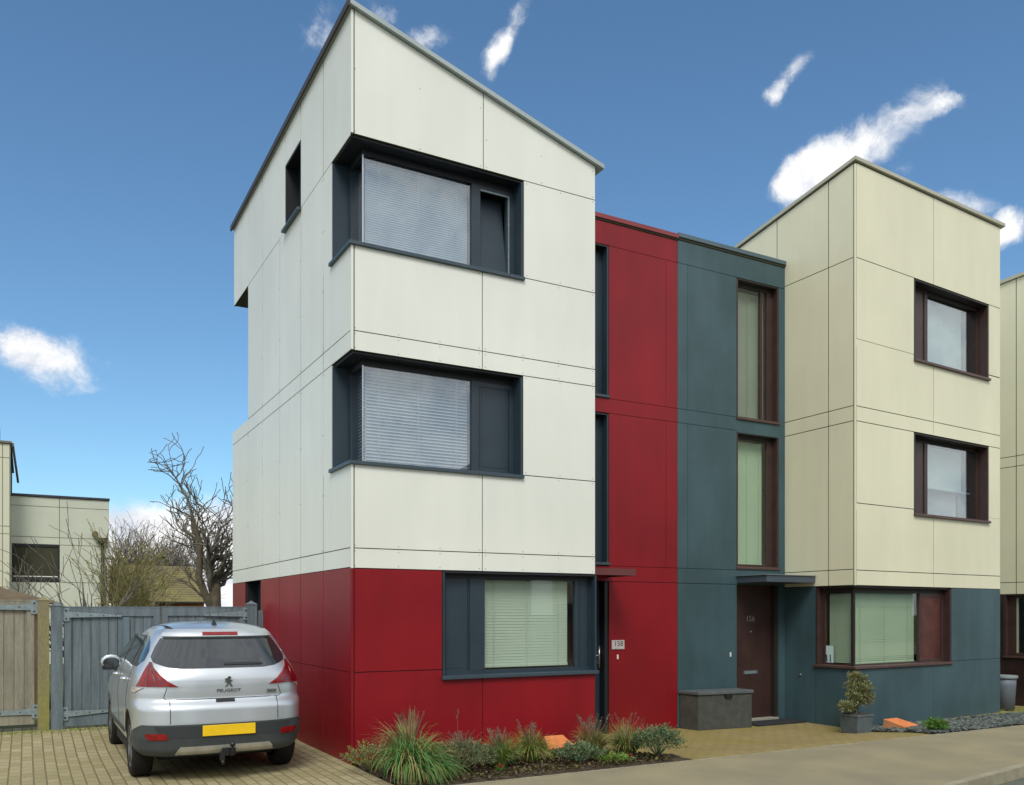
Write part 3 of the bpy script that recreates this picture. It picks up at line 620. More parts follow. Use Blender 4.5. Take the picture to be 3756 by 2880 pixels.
b = MB(); b.tube([(U2-.02, 1.20, .72), (U2-.001, 1.20, .72)], .02, 8); b.build('outside_tap', STEEL, HB)
# paper drawing standing in the window corner
b = MB(); b.box(8.94+.16, 8.94+.163, .60, .80, .96, 1.26); o = b.build('poster', [mat('poster_paper', (.62, .78, .80), .6)], None); tag(o, 'small pale blue picture card standing inside the brown corner window', 'picture card')
b = MB()
for q in (.66, .74): b.hexa([(9.096, q-.012, .975), (9.099, q-.012, .975), (9.099, q+.012, .975), (9.096, q+.012, .975), (9.096, q, 1.10), (9.099, q, 1.10), (9.099, q+.02, 1.10), (9.096, q+.02, 1.10)])
b.build('printed_figure', [mat('ink', (.02, .03, .04), .6)], o)
b = MB(); b.box(7.75, 8.92, 1.05, 1.54, -.15, -.118); o = b.build('door_mat', RUG); tag(o, 'black door mat in front of the dark brown front door', 'door mat')

# ------------------------------------------------------------------ house C (right edge)
U3 = 17.0
xC = lambda a, b_, z: (U3+a, b_, z)
HC = thing('townhouse', (U3, 0, -.34), 'cream panelled house with a dark brown base at the right edge', 'house', 'panelled town houses in the row')
topC = lambda a, b_: 9.93-.05*b_
b = MB(); b.box(.03, 4.2, .03, 6, -.5, .80); b.box(.3, 4.2, 2.36, 6, .80, 2.28); b.box(.6, 4.2, .6, 2.36, .8, 2.28); b.box(.03, .3, 2.36, 6, .80, 2.28); b.blk(.03, 4.2, .03, 6, 2.28, lambda a, c: topC(a, c)-.09); b.build('wall', [BACK], HC, xC)
b = MB()
for b0, b1 in ((0, .85), (.85, 2.06), (2.06, 3.2), (3.2, 4.4), (4.4, 6.)):
    for z0, z1 in ((2.288, 2.57), (2.57, 5.315), (5.315, 5.557)): lp(b, b0, b1, z0, z1, g=.008)
    lp(b, b0, b1, 5.557, 0, zt=lambda a, c: topC(a, c)-.09, g=.008)
for z0, z1 in ((2.288, 2.57), (2.57, 5.315), (5.315, 5.557)): fp(b, 0, 4.2, z0, z1, g=.008)
fp(b, 0, 4.2, 5.557, 0, zt=lambda a, c: topC(a, c)-.09, g=.008)
b.build('cream_cladding', [CREAM, GALV, BACK], HC, xC)
b = MB(); lp(b, 0, 2.36, -.5, .78, g=.003); lp(b, 2.36, 6, -.5, 2.28, g=.003); fp(b, 0, 4.2, -.5, .78, g=.003); b.build('brown_cladding', [BROWND, BACK, BACK], HC, xC)
b = MB(); cop(b, -.05, 4.3, -.05, 6.05, topC, .08); b.build('roof', [COPEB], HC, xC)
b = MB(); b.box(.004, .35, 2.31, 2.355, .83, 2.28); b.box(.10, .16, 2.12, 2.31, .83, 2.28); b.box(.10, .16, 0.1, 2.12, 2.20, 2.28); b.box(.10, .16, .1, 2.12, .83, .90); b.box(.004, .6, .01, 2.31, 2.262, 2.28)
W = b.build('window', BRN, HC, xC); b = MB(); b.box(.125, .131, .1, 2.12, .9, 2.2); b.build('pane', glass_mat('glass_c', .10, (.85, .85, .8)), W, xC)
b = MB(); b.box(-.04, .1, .0, 2.36, .785, .825); b.build('sill', BRNS, W, xC)
b = MB(); b.box(.104, .121, 2.075, 2.115, .9, 2.2); b.build('window_bead', mat('pale_bead', (.35, .36, .28), .5), W, xC)
b = MB()
for i in range(900):
    c = Vector((.30+rnd.random()*.2, rnd.uniform(.3, 2.0), .9+rnd.random()*1.2)); e = Vector((rnd.uniform(-1, 1), rnd.uniform(-1, 1), rnd.uniform(-1, 1))).normalized()*.05; f_ = e.cross(Vector((1, .3, .2))).normalized()*.03
    b.add([c-e, c+f_, c+e, c-f_], [(0, 1, 2, 3)])
b.build('curtain', [LIVY], W, xC, fix=False)

# ------------------------------------------------------------------ far left house D
VD = 24.
HD = thing('townhouse', (-2.4, VD, 0), 'low cream panelled house with a black gutter pipe behind the blue gate', 'house')
b = MB(); b.box(-3.90, -.90, VD+.03, VD+6, -.3, 5.84); b.box(-7.5, -3.93, VD-.97, VD+6, -.3, 7.44); b.build('wall', [BACK], HD)
b = MB()
for a0, a1 in ((-3.913, -2.43), (-2.43, -.872)):
    fp(b, a0, a1, 5.517, 5.84, y=VD, g=.012); fp(b, a0, a1, 4.46, 5.517, y=VD, g=.012); fp(b, a0, a1, 4.21, 4.46, y=VD, g=.012)
fp(b, -3.913, -3.87, 2.91, 4.21, y=VD, g=.0); fp(b, -2.43, -.872, 2.91, 4.21, y=VD, g=.012); fp(b, -3.913, -2.43, -.3, 2.91, y=VD, g=.012); fp(b, -2.43, -.872, -.3, 2.91, y=VD, g=.012)
b.build('pale_cladding', [mat('far_pale_panel', (.54, .57, .47), .6, var=.05), BACK, mat('soft_joint', (.2, .2, .14), .9)], HD)
b = MB()
for a0, a1 in ((-7.5, -5.4), (-5.4, -4.12), (-4.12, -3.913)):
    for z0, z1 in ((-.3, 2.7), (2.7, 4.45), (4.45, 4.7), (4.7, 6.95), (6.95, 7.42)): fp(b, a0, a1, z0, z1, y=VD-1., g=.012)
b.box(-3.93, -3.905, VD-.97, VD, -.3, 7.42)
b.build('beige_cladding', [CREAM2, BACK, mat('soft_joint', (.2, .2, .14), .9)], HD)
b = MB(); b.box(-3.9, -.84, VD-.05, VD+6, 5.85, 5.92); b.box(-7.6, -3.86, VD-1.06, VD+6, 7.43, 7.50, 1); b.hexa([(-3.86, VD-1, 7.35), (-3.80, VD-1, 7.35), (-3.66, VD+.6, 6.35), (-3.72, VD+.6, 6.35), (-3.86, VD-1, 7.46), (-3.80, VD-1, 7.46), (-3.66, VD+.6, 6.46), (-3.72, VD+.6, 6.46)], 1)
b.build('roof', [mat('dark_far_coping', (.03, .032, .05), .6), mat('tan_coping', (.17, .14, .11), .6)], HD)
b = MB(); b.box(-4.9, -4.22, VD, VD+.5, 7.5, 8.1); b.build('chimney', [mat('dull_red', (.22, .04, .05), .7)], HD)
b = MB(); b.box(-3.87, -2.43, VD+.0, VD+.05, 4.13, 4.20); b.box(-3.87, -3.82, VD, VD+.05, 2.92, 4.13); b.box(-2.48, -2.43, VD, VD+.05, 2.92, 4.13); b.box(-3.82, -2.48, VD, VD+.05, 2.92, 3.02)
W = b.build('window', FRAMED, HD); b = MB(); b.box(-3.82, -2.48, VD+.031, VD+.034, 3.02, 4.13); b.build('pane', mat('far_pane', (.17, .15, .13), .12, col2=(.26, .31, .31), vs=1.6, spec=.7), W)
b = MB(); b.box(-3.82, -2.48, VD+.02, VD+.029, 3.09, 3.12); b.build('sill', PAPER, W)
b = MB(); b.tube([(-1.08, VD-.08, 0), (-1.08, VD-.08, 4.38)], .055, 8); b.box(-1.22, -.93, VD-.2, VD-.02, 4.33, 4.50); b.build('downpipe', BLACKP, HD)
b = MB(); b.tube([(-1.32, VD-.3, 4.62), (-1.32, VD-.05, 4.62)], .10, 12); b.build('flue', BRK, HD)

# ------------------------------------------------------------------ far tiled bungalow, pole, summerhouse
HE = thing('bungalow', (1.6, 30, 0), 'low house with a brown tiled roof and orange wall beyond the blue gate', 'house')
VE = 28.
b = MB(); b.box(.1, 3.1, VE+.2, VE+6, -.3, 2.28); b.build('wall', ORW, HE)
b = MB(); nrow = 16
for i in range(nrow):
    t0, t1 = i/nrow, (i+1)/nrow
    y0, y1 = VE-.2+t0*3.4, VE-.2+t1*3.4; z0, z1 = 2.30+t0*1.62, 2.30+t1*1.62; xl, xr = -.2, 3.25-.15*t0
    b.add([(xl, y0, z0+.035), (xr, y0, z0+.035), (xr, y1, z1+.01), (xl, y1, z1+.01), (xl, y0, z0), (xr, y0, z0)], [(0, 1, 2, 3), (4, 5, 1, 0)])
b.add([(3.25, VE-.2, 2.3), (3.25, VE+6.6, 2.3), (3.1, VE+3.2, 3.92)], [(0, 1, 2)]); b.add([(-.2, VE+3.2, 3.92), (3.1, VE+3.2, 3.92), (3.25, VE+6.6, 2.3), (-.2, VE+6.6, 2.3)], [(0, 1, 2, 3)])
b.build('roof', TILE, HE)
b = MB(); b.box(-.2, 3.2, VE-.24, VE-.16, 2.24, 2.30); b.build('gutter', FRAMED, HE)
b = MB(); b.box(2.1, 3.0, VE+.15, VE+.19, 1.0, 2.2); b.build('window', ORNG, HE)
b = MB(); b.tube([(.86, 26, 0), (.86, 26, 3.45)], .05, 8); o = b.build('pole', BARK2); tag(o, 'pale upright pole in front of the brown tiled roof', 'pole')
b = MB(); b.tube([(2.2, 34, 3.9), (2.2, 34, 4.5)], .12, 8); b.box(1.9, 2.6, 33.8, 34.2, 4.5, 4.58)
b.box(1.75, 3.1, 33, 36, .0, 3.95); o = b.build('distant_chimney_stack', BARK2); tag(o, 'distant grey chimney with a flat cowl among the bare treetops', 'chimney')
SH = thing('summerhouse', (-3.6, 8, 0), 'brown summerhouse roof peeking over the weathered brown gate', 'shed')
b = MB(); cx_, cy_ = -3.98, 8.6
b.add([(cx_-1.1, cy_-1, 2.02), (cx_+1.1, cy_-1, 2.02), (cx_+1.1, cy_+1, 2.02), (cx_-1.1, cy_+1, 2.02), (cx_, cy_, 2.36)], [(0, 1, 4), (1, 2, 4), (2, 3, 4), (3, 0, 4), (3, 2, 1, 0)]); b.build('roof', BRK, SH)
b = MB(); b.box(cx_-.9, cx_+.9, cy_-.8, cy_+.8, 0, 2.03); b.build('wall', BRK, SH)

# ------------------------------------------------------------------ houses across the street (seen mirrored in the panes)
def opposite(u0, u1, h0, h1, m, base, label):
    v = -27.; o = thing('townhouse', ((u0+u1)/2, v, -.1), label, 'house', 'houses across the street')
    top = lambda a, c: h0+(h1-h0)*(a-u0)/(u1-u0)
    b = MB(); b.blk(u0, u1, v-7, v, 2.4, top); b.build('wall', m, o)
    b = MB(); b.box(u0, u1, v-6.9, v-.02, -.2, 2.4); b.build('base_wall', base, o)
    b = MB(); b.hexa([(u0-.1, v-7.1, h0+.001), (u1+.1, v-7.1, h1+.001), (u1+.1, v+.12, h1+.001), (u0-.1, v+.12, h0+.001), (u0-.1, v-7.1, h0+.12), (u1+.1, v-7.1, h1+.12), (u1+.1, v+.12, h1+.12), (u0-.1, v+.12, h0+.12)]); b.build('roof', COPED, o)
    for z in (.95, 3.7, 6.3):
        if z+1.3 > min(h0, h1): continue
        b = MB(); a = u0+(u1-u0)*.25; b.box(a-.06, a+2.16, v-.01, v+.03, z-.06, z+1.31); w_ = b.build('window', FRAME, o)
        b = MB(); b.box(a, a+2.1, v+.031, v+.036, z, z+1.25); b.build('pane', TINT, w_)
PINK = mat('dusty_red_panel', (.40, .16, .15), .6)
opposite(-16, -9, 8.4, 8.4, CREAM, BLUEG, 'cream house with grey base across the street, far left of the row')
opposite(-1.5, 5.5, 8.6, 9.4, WHITE, RED, 'white house with red base across the street facing the silver car')
opposite(10, 18.5, 5.2, 10.2, PINK, RED, 'dusty red house with a steeply rising roof across the street')
opposite(24, 32, 8.8, 8.8, CREAM, BLUEG, 'first flat roofed cream house right of the dusty red one across the street')
opposite(36, 46, 8.8, 9.6, WHITE, RED, 'white house with a rising roof across the street, second from the far end')
opposite(50, 62, 9, 9, CREAM, BLUEG, 'last cream house at the far right end across the street')

# ------------------------------------------------------------------ gates
VG = 4.56
def hinge(parent, x, z, d, L, zt=0.):
    b = MB(); y = VG-.05
    b.box(x-.045, x+.045, y-.012, y, z-.10, z+.10)
    x1 = x+d*.045; x2 = x1+d*L
    pts = [(x1, z-.045), (x2, z-.012+zt), (x2, z+.012+zt), (x1, z+.045)]
    if d < 0: pts = pts[::-1]
    b.add([(p[0], y-.016, p[1]) for p in pts]+[(p[0], y-.004, p[1]) for p in pts], [(0, 1, 2, 3), (7, 6, 5, 4), (0, 4, 5, 1), (1, 5, 6, 2), (2, 6, 7, 3), (3, 7, 4, 0)])
    for q in (.15, .4, .65, .88): b.box(x1+d*L*q-.008, x1+d*L*q+.008, y-.02, y-.016, z-.008+zt*q, z+.008+zt*q, 1)
    b.box(x-.012, x+.012, y-.02, y-.012, z+.05, z+.07, 1); b.box(x-.012, x+.012, y-.02, y-.012, z-.07, z-.05, 1)
    return b.build('hinge', [GALV, FRAMED], parent)
def leaf_(name, parent, x0, x1, z0, z1, m, rails=True):
    b = MB(); n = int(round((x1-x0)/.125)); wd = (x1-x0)/n
    for i in range(n):
        j = rnd.uniform(-.004, .004); b.box(x0+i*wd+.003, x0+(i+1)*wd-.003, VG-.02+j, VG+.005+j, z0, z1-.01)
    b.box(x0, x1, VG-.045, VG-.022, z1-.13, z1); b.box(x0, x1, VG-.045, VG-.022, z0, z0+.16); b.box(x0, x0+.10, VG-.044, VG-.022, z0+.16, z1-.13); b.box(x1-.10, x1, VG-.044, VG-.022, z0+.16, z1-.13)
    b.box(x0, x1, VG+.006, VG+.03, z0+.05, z1-.05)
    b.box(x0-.005, x1+.005, VG-.05, VG+.035, z1, z1+.018)
    return b.build(name, m, parent)
def post(parent, x0, x1, z1, m, name='post'):
    b = MB(); xm = (x0+x1)/2; w_ = x1-x0
    b.box(x0, x1, VG-.09, VG+.07, 0, z1); b.add([(x0-.012, VG-.10, z1), (x1+.012, VG-.10, z1), (x1+.012, VG+.08, z1), (x0-.012, VG+.08, z1), (xm, VG-.01, z1+.065)], [(0, 1, 4), (1, 2, 4), (2, 3, 4), (3, 0, 4), (3, 2, 1, 0)])
    return b.build(name, m, parent)
GB = thing('double_gate', (-1.7, VG, .1), 'blue painted timber double gate with pointed posts behind the silver car', 'gate')
leaf_('gate_leaf', GB, -2.955, -1.60, .14, 1.925, WOODB); leaf_('gate_leaf', GB, -1.585, -.29, .14, 1.93, WOODB)
post(GB, -3.125, -2.97, 1.95, WOODB); post(GB, -.265, -.11, 1.985, WOODB); b = MB(); b.box(-.095, .0, VG-.04, VG+.04, .05, 1.89); b.build('end_rail', WOODB, GB)
b = MB(); b.box(-2.14, -2.05, VG-.062, VG-.046, .3, 1.78); b.build('batten', mat('pale_blue_wood', (.11, .16, .19), .75, var=.1, stretch=(6, 6, .7)), GB)
hinge(GB, -2.925, 1.82, 1, .72, -.02); hinge(GB, -2.94, .33, 1, .72, .02); hinge(GB, -.285, 1.83, -1, .60, -.02)
GW = thing('timber_gate', (-3.8, VG, .1), 'weathered brown board gate with a mossy yellow post at the left edge', 'gate')
leaf_('gate_leaf', GW, -4.90, -3.345, .20, 2.02, WOODN); post(GW, -3.30, -3.15, 2.03, WOODP)
hinge(GW, -3.345, 1.93, -1, 1.0, -.01); hinge(GW, -3.33, .39, -1, 1.0, -.02)
b = MB(); b.box(-9, -4.93, VG-.02, VG+.02, .1, 2.0); o = b.build('garden_fence', WOODN); tag(o, 'brown board fence continuing left of the brown gate', 'fence')

# ------------------------------------------------------------------ car
CXC, CY0 = -1.53, -.33
keys = [(.30, .08, .82, 4.20), (.36, .03, .88, 4.28), (.50, .0, .908, 4.34), (.64, -.005, .915, 4.35), (.72, .0, .918, 4.35), (.80, .005, .921, 4.33), (.835, .018, .922, 4.31), (.875, .060, .921, 4.28), (.90, .085, .918, 4.25), (.98, .085, .913, 4.05), (1.06, .088, .903, 3.55), (1.12, .095, .893, 3.30), (1.18, .115, .878, 3.12), (1.24, .15, .855, 3.0), (1.34, .22, .81, 2.82), (1.45, .30, .755, 2.62), (1.55, .37, .705, 2.42), (1.60, .405, .675, 2.32), (1.645, .46, .63, 2.20), (1.685, .60, .56, 2.08), (1.71, .78, .47, 1.98), (1.728, 1.0, .35, 1.88), (1.738, 1.25, .20, 1.78), (1.741, 1.45, .06, 1.60)]
def kz(z):
    if z <= keys[0][0]: return keys[0][1:]
    for i in range(len(keys)-1):
        if z <= keys[i+1][0]:
            k0, k1 = keys[i], keys[i+1]; t = (z-k0[0])/(k1[0]-k0[0])
            return tuple(k0[j]+(k1[j]-k0[j])*t for j in (1, 2, 3))
    return keys[-1][1:]
NX = 3.1
def outline(z, n=72):       # closed, starts at rear centre, runs to the left (-x) side, round the front and back on the right
    yr, hw, yf = kz(z); L = min(.62, .46*(yf-yr)); LF = min(1.0, .46*(yf-yr)); pts = []
    q = n//8
    half = []
    for i in range(q*2+1):
        t = pi/2*i/(q*2); half.append((-hw*(sin(t))**(2/NX), yr+L-L*(cos(t))**(2/NX)))
    y0, y1 = yr+L, yf-LF
    for i in range(1, 9): half.append((-hw, y0+(y1-y0)*i/8))
    for i in range(1, q*2+1):
        t = pi/2*i/(q*2); half.append((-hw*(cos(t))**(2/2.6), y1+LF*(sin(t))**(2/2.6)))
    full = half+[(-x, y) for x, y in half[-2:0:-1]]
    return full
def srf(z, s):              # point on the outline at arc length s from rear centre (s<0: left)
    yr, hw, yf = kz(z); L = min(.62, .46*(yf-yr)); sg = -1 if s < 0 else 1; S_ = abs(s); px, py = 0., yr; acc = 0.
    m = 60
    for i in range(1, m+1):
        t = pi/2*i/m; x = hw*(sin(t))**(2/NX); y = yr+L-L*(cos(t))**(2/NX); d = math.hypot(x-px, y-py)
        if acc+d >= S_:
            k = (S_-acc)/d; return Vector((sg*(px+(x-px)*k), py+(y-py)*k, z))
        acc += d; px, py = x, y
    return Vector((sg*hw, py+(S_-acc), z))
def s_of_x(z, x):           # arc length whose |x| is x on the rear corner
    lo, hi = 0, 1.5
    for _ in range(30):
        m = (lo+hi)/2
        if abs(srf(z, m).x) < x-1e-6: lo = m
        else: hi = m
    return lo
def s_of_y(z, y):
    lo, hi = 0, 5
    for _ in range(34):
        m = (lo+hi)/2
        if srf(z, m).y < y: lo = m
        else: hi = m
    return lo
def nrm(z, s):
    e = .01; a = srf(z, s+e)-srf(z, s-e); c = srf(min(z+e, 1.735), s)-srf(z-e, s)
    n = a.cross(c); n = n.normalized()
    ctr = Vector((0, kz(z)[0]+1.2, z*.8+.1)); p = srf(z, s)
    if n.dot(p-ctr) < 0: n = -n
    return n
CAR = thing('parked_car', (CXC, CY0+2, 0), 'silver five door family car parked nose in to the blue gate', 'car')
def carpt(p): return (p.x+CXC, p.y+CY0, p.z)
def patch(name, m, zl, sl, sr, off, thick=.02, ns=20, parent=None, sub=4, mi=0):
    """zl: list of z; sl/sr: s bounds at each z. A shell standing off the body."""
    Z = []; A = []; Bq = []
    for i in range(len(zl)-1):
        for k in range(sub):
            t = k/sub; Z.append(zl[i]+(zl[i+1]-zl[i])*t); A.append(sl[i]+(sl[i+1]-sl[i])*t); Bq.append(sr[i]+(sr[i+1]-sr[i])*t)
    Z.append(zl[-1]); A.append(sl[-1]); Bq.append(sr[-1])
    b = MB(); vs = []; n1 = ns+1
    for layer in (off, off-thick):
        for z, a, c in zip(Z, A, Bq):
            for i in range(n1):
                s = a+(c-a)*i/ns; p = srf(z, s)+nrm(z, s)*layer; vs.append(carpt(p))
    nr = len(Z); fs = []; o2 = nr*n1
    for j in range(nr-1):
        for i in range(ns):
            fs.append((j*n1+i, j*n1+i+1, (j+1)*n1+i+1, (j+1)*n1+i))
    for i in range(ns): fs.append((i, i+1, o2+i+1, o2+i)); fs.append(((nr-1)*n1+i, (nr-1)*n1+i+1, o2+(nr-1)*n1+i+1, o2+(nr-1)*n1+i))
    for j in range(nr-1): fs.append((j*n1, (j+1)*n1, o2+(j+1)*n1, o2+j*n1)); fs.append((j*n1+ns, (j+1)*n1+ns, o2+(j+1)*n1+ns, o2+j*n1+ns))
    b.add(vs, fs, 0, True)
    o = b.build(name, m, parent or CAR)
    md = o.modifiers.new('edge', 'EDGE_SPLIT'); md.split_angle = R(50)
    return o
# body
b = MB(); Zs = []
for i in range(len(keys)-1):
    n = max(1, int((keys[i+1][0]-keys[i][0])/.02)); Zs += [keys[i][0]+(keys[i+1][0]-keys[i][0])*k/n for k in range(n)]
Zs.append(keys[-1][0])
n1 = len(outline(1.)); vs = []
for z in Zs: vs += [(x+CXC, y+CY0, z) for x, y in outline(z)]
fs = [[j*n1+i, j*n1+(i+1) % n1, (j+1)*n1+(i+1) % n1, (j+1)*n1+i] for j in range(len(Zs)-1) for i in range(n1)]
fs.append(list(range(n1))[::-1]); fs.append([(len(Zs)-1)*n1+i for i in range(n1)])
b.add(vs, fs, 0, True); body = b.build('body', [SILVER, BLACKP], CAR)
wheels = [(-.79, .85), (.79, .85), (-.79, 3.46), (.79, 3.46)]
WR = .345
for (x, y) in wheels:
    c = MB(); s_ = -1 if x < 0 else 1
    c.tube([(CXC+x-s_*.14, CY0+y, WR+.02), (CXC+x+s_*.40, CY0+y, WR+.02)], WR+.055, 32)
    co = c.build('cutter', [BLACKP], None); md = body.modifiers.new('arch', 'BOOLEAN'); md.object = co; md.operation = 'DIFFERENCE'; md.solver = 'EXACT'
    try: md.material_mode = 'TRANSFER'
    except Exception: pass
bpy.context.view_layer.update()
me = bpy.data.meshes.new_from_object(body.evaluated_get(bpy.context.evaluated_depsgraph_get())); body.modifiers.clear(); body.data = me
for o in [o for o in COL.objects if o.name.startswith('cutter')]: bpy.data.objects.remove(o)
for (x, y) in wheels:
    s_ = -1 if x < 0 else 1; X = CXC+x; Y = CY0+y; t = MB(); prof = [(-.105, .24), (-.11, .31), (-.085, WR), (.0, WR+.002), (.085, WR), (.11, .31), (.105, .24)]
    n = 40; vs = []
    for (dx, r) in prof:
        for k in range(n): an = 2*pi*k/n; vs.append((X+dx, Y+cos(an)*r, WR+sin(an)*r))
    fs = [(j*n+k, j*n+(k+1) % n, (j+1)*n+(k+1) % n, (j+1)*n+k) for j in range(len(prof)-1) for k in range(n)]
    t.add(vs, fs, 0, True); wh = t.build('wheel', RUB, CAR)
    r_ = MB(); xo = X+s_*.085
    r_.tube([(X+s_*.02, Y, WR), (X+s_*.03, Y, WR)], .245, 32, 1)
    n = 36; vs = []
    for (dx, r) in [(.03, .215), (.10, .225), (.105, .245), (.03, .25)]:
        for k in range(n): an = 2*pi*k/n; vs.append((X+s_*dx, Y+cos(an)*r, WR+sin(an)*r))
    r_.add(vs, [(j*n+k, j*n+(k+1) % n, (j+1)*n+(k+1) % n, (j+1)*n+k) for j in range(3) for k in range(n)], 0, True)
    for k in range(5):
        an = 2*pi*k/5+.3
        for da in (-.13, .13):
            p0 = Vector((X+s_*.075, Y+cos(an)*.04, WR+sin(an)*.04)); p1 = Vector((X+s_*.085, Y+cos(an+da)*.22, WR+sin(an+da)*.22)); r_.tube([p0, p1], [.028, .02], 6)
    r_.tube([(X+s_*.03, Y, WR), (X+s_*.095, Y, WR)], [.06, .045], 16)
    r_.build('rim', [ALLOY, BLACKP], wh)
def cs(z, lst): return lst
# rear window
wz = [1.235, 1.25, 1.30, 1.36, 1.46, 1.56]
wl = [.44, .58, .745, .785, .735, .66]
patch('rear_window', TINT, wz, [-x for x in wl], wl, .004, .01, 40)
# side windows
for sg in (-1, 1):
    z_ = [1.25, 1.32, 1.42, 1.52, 1.585]; ya = [.62, .50, .55, .68, .85]; yb = [2.95, 2.80, 2.58, 2.36, 2.20]
    sa = [s_of_y(z, y) for z, y in zip(z_, ya)]; sb = [s_of_y(z, y) for z, y in zip(z_, yb)]
    o = patch('side_window', TINT, z_, [sg*x for x in sa], [sg*x for x in sb], .004, .01, 24)
    for yv in (1.08, 1.98):
        sa2 = [s_of_y(z, yv+.10*(z-1.25)) for z in (1.25, 1.42, 1.585)]
        patch('window_pillar', BLACKP, [1.25, 1.42, 1.585], [sg*(x-.025) for x in sa2], [sg*(x+.025) for x in sa2], .007, .01, 2, parent=o)
# tail lamps
for sg in (-1, 1):
    zl = [1.045, 1.105, 1.18, 1.245, 1.30]
    inn = [.485, .590, .675, .735, .762]; out = [.985, .93, .88, .835, .785]
    o = patch('tail_lamp', LAMPR, zl, [sg*x for x in inn], [sg*x for x in out], .014, .03, 18)
    for q in (.22, .42, .66):
        m_ = [inn[i]+(out[i]-inn[i])*q for i in range(5)]
        patch('lamp_rib', LAMPD, zl, [sg*(x-.012) for x in m_], [sg*(x+.012) for x in m_], .018, .006, 2, parent=o)
    patch('reversing_lamp', LAMPW, [.985, 1.01, 1.033], [sg*1.0, sg*.93, sg*.86], [sg*1.13, sg*1.11, sg*1.07], .014, .03, 8, parent=o)
# spoiler with brake light
wsp = [.62, .64, .60]
SP = patch('spoiler', SILVER, [1.562, 1.59, 1.635], [-.62, -.62, -.57], [.62, .62, .57], .035, .06, 36)
patch('brake_light', LAMPR, [1.572, 1.602], [-.19, -.19], [.19, .19], .042, .02, 10, parent=SP)
# bumper cladding, skid plate, fog lamps
zc = [.305, .40, .50, .58, .642]; sc_ = [1.22, 1.22, 1.16, 1.08, .90]
BP = patch('bumper', PLAST, zc, [-x for x in sc_], sc_, .014, .03, 60)
patch('bumper_recess', mat('bumper_recess', (.026, .032, .036), .5), [.50, .56, .625], [-.62, -.70, -.74], [.62, .70, .74], .0165, .006, 20, parent=BP)
patch('skid_plate', SKID, [.335, .37, .405], [-.52, -.50, -.47], [.52, .50, .47], .03, .03, 24, parent=BP)
for sg in (-1, 1): patch('rear_fog_lamp', LAMPR, [.488, .52, .552], [sg*.60, sg*.60, sg*.62], [sg*.80, sg*.84, sg*.84], .022, .02, 8, parent=BP)
# shut lines
def seam(pts, r=.004):
    b = MB(); P = []
    for i in range(len(pts)-1):
        for k in range(8): t = k/8; P.append((pts[i][0]+(pts[i+1][0]-pts[i][0])*t, pts[i][1]+(pts[i+1][1]-pts[i][1])*t))
    P.append(pts[-1]); b.tube([carpt(srf(z, s)+nrm(z, s)*.0005) for z, s in P], r, 5, smooth=False); return b
b = seam([(1.03, -.60), (.93, -.635), (.905, -.61), (.905, .61), (.93, .635), (1.03, .60)])
for sg in (-1, 1):
    q = seam([(.905, sg*.575), (.655, sg*.575)]); b.add(q.v, q.f)
b.build('tailgate_seam', BLACKP, CAR)
for sg in (-1,):
    for y0 in (1.02, 2.02):
        b = MB()
        sx = [(z, sg*s_of_y(z, y)) for z, y in ((1.25, y0-.12), (1.05, y0-.06), (.8, y0), (.45, y0+.25 if y0 < 1.5 else y0))]
        q = seam(sx, .003); b.add(q.v, q.f); b.build('door_seam', BLACKP, CAR)
patch('door_moulding', PLAST, [.44, .50], [-s_of_y(.44, 1.4), -s_of_y(.5, 1.4)], [-s_of_y(.44, 3.0), -s_of_y(.5, 3.0)], .014, .02, 10)
for y in (1.30, 2.25):
    b = MB(); p = srf(1.08, -s_of_y(1.08, y)); b.tube([carpt(p+Vector((-.0, -.10, 0))), carpt(p+Vector((-.045, -.07, 0))), carpt(p+Vector((-.045, .07, 0))), carpt(p+Vector((0, .10, 0)))], .016, 8); b.build('door_handle', SILVER, CAR)
patch('handle_recess', BLACKP, [.868, .902], [-.10, -.10], [.10, .10], .010, .012, 6)
# badge, lettering
yb_ = CY0+kz(1.07)[0]
pts = [(-.02, .075), (.012, .085), (.035, .07), (.032, .045), (.012, .04), (.03, .02), (.055, .035), (.05, .015), (.028, -.005), (.035, -.04), (.06, -.07), (.03, -.075), (.012, -.035), (-.004, -.03), (-.03, -.07), (-.058, -.07), (-.03, -.035), (-.018, .0), (-.05, -.01), (-.058, .008), (-.03, .02), (-.045, .035), (-.06, .03), (-.055, .052), (-.03, .055)]
b = MB(); n = len(pts); vs = [(CXC+.04+x*.72, yb_-.016, 1.085+z*.72) for x, z in pts]+[(CXC+.04+x*.72, yb_+.01, 1.085+z*.72) for x, z in pts]
b.add(vs, [list(range(n))[::-1], [i+n for i in range(n)]]+[(i, (i+1) % n, (i+1) % n+n, i+n) for i in range(n)]); b.build('badge', CHROME, CAR)
text_mesh('maker_lettering', 'PEUGEOT', .048, (CXC+.04, CY0+kz(.99)[0]-.006, .99), CHROME, CAR, .004, sx=1.25)
p = srf(.965, .515); text_mesh('model_lettering', '3008', .055, (CXC+p.x, CY0+p.y-.012, .965), CHROME, CAR, .004, rotz=R(12), sx=1.1)
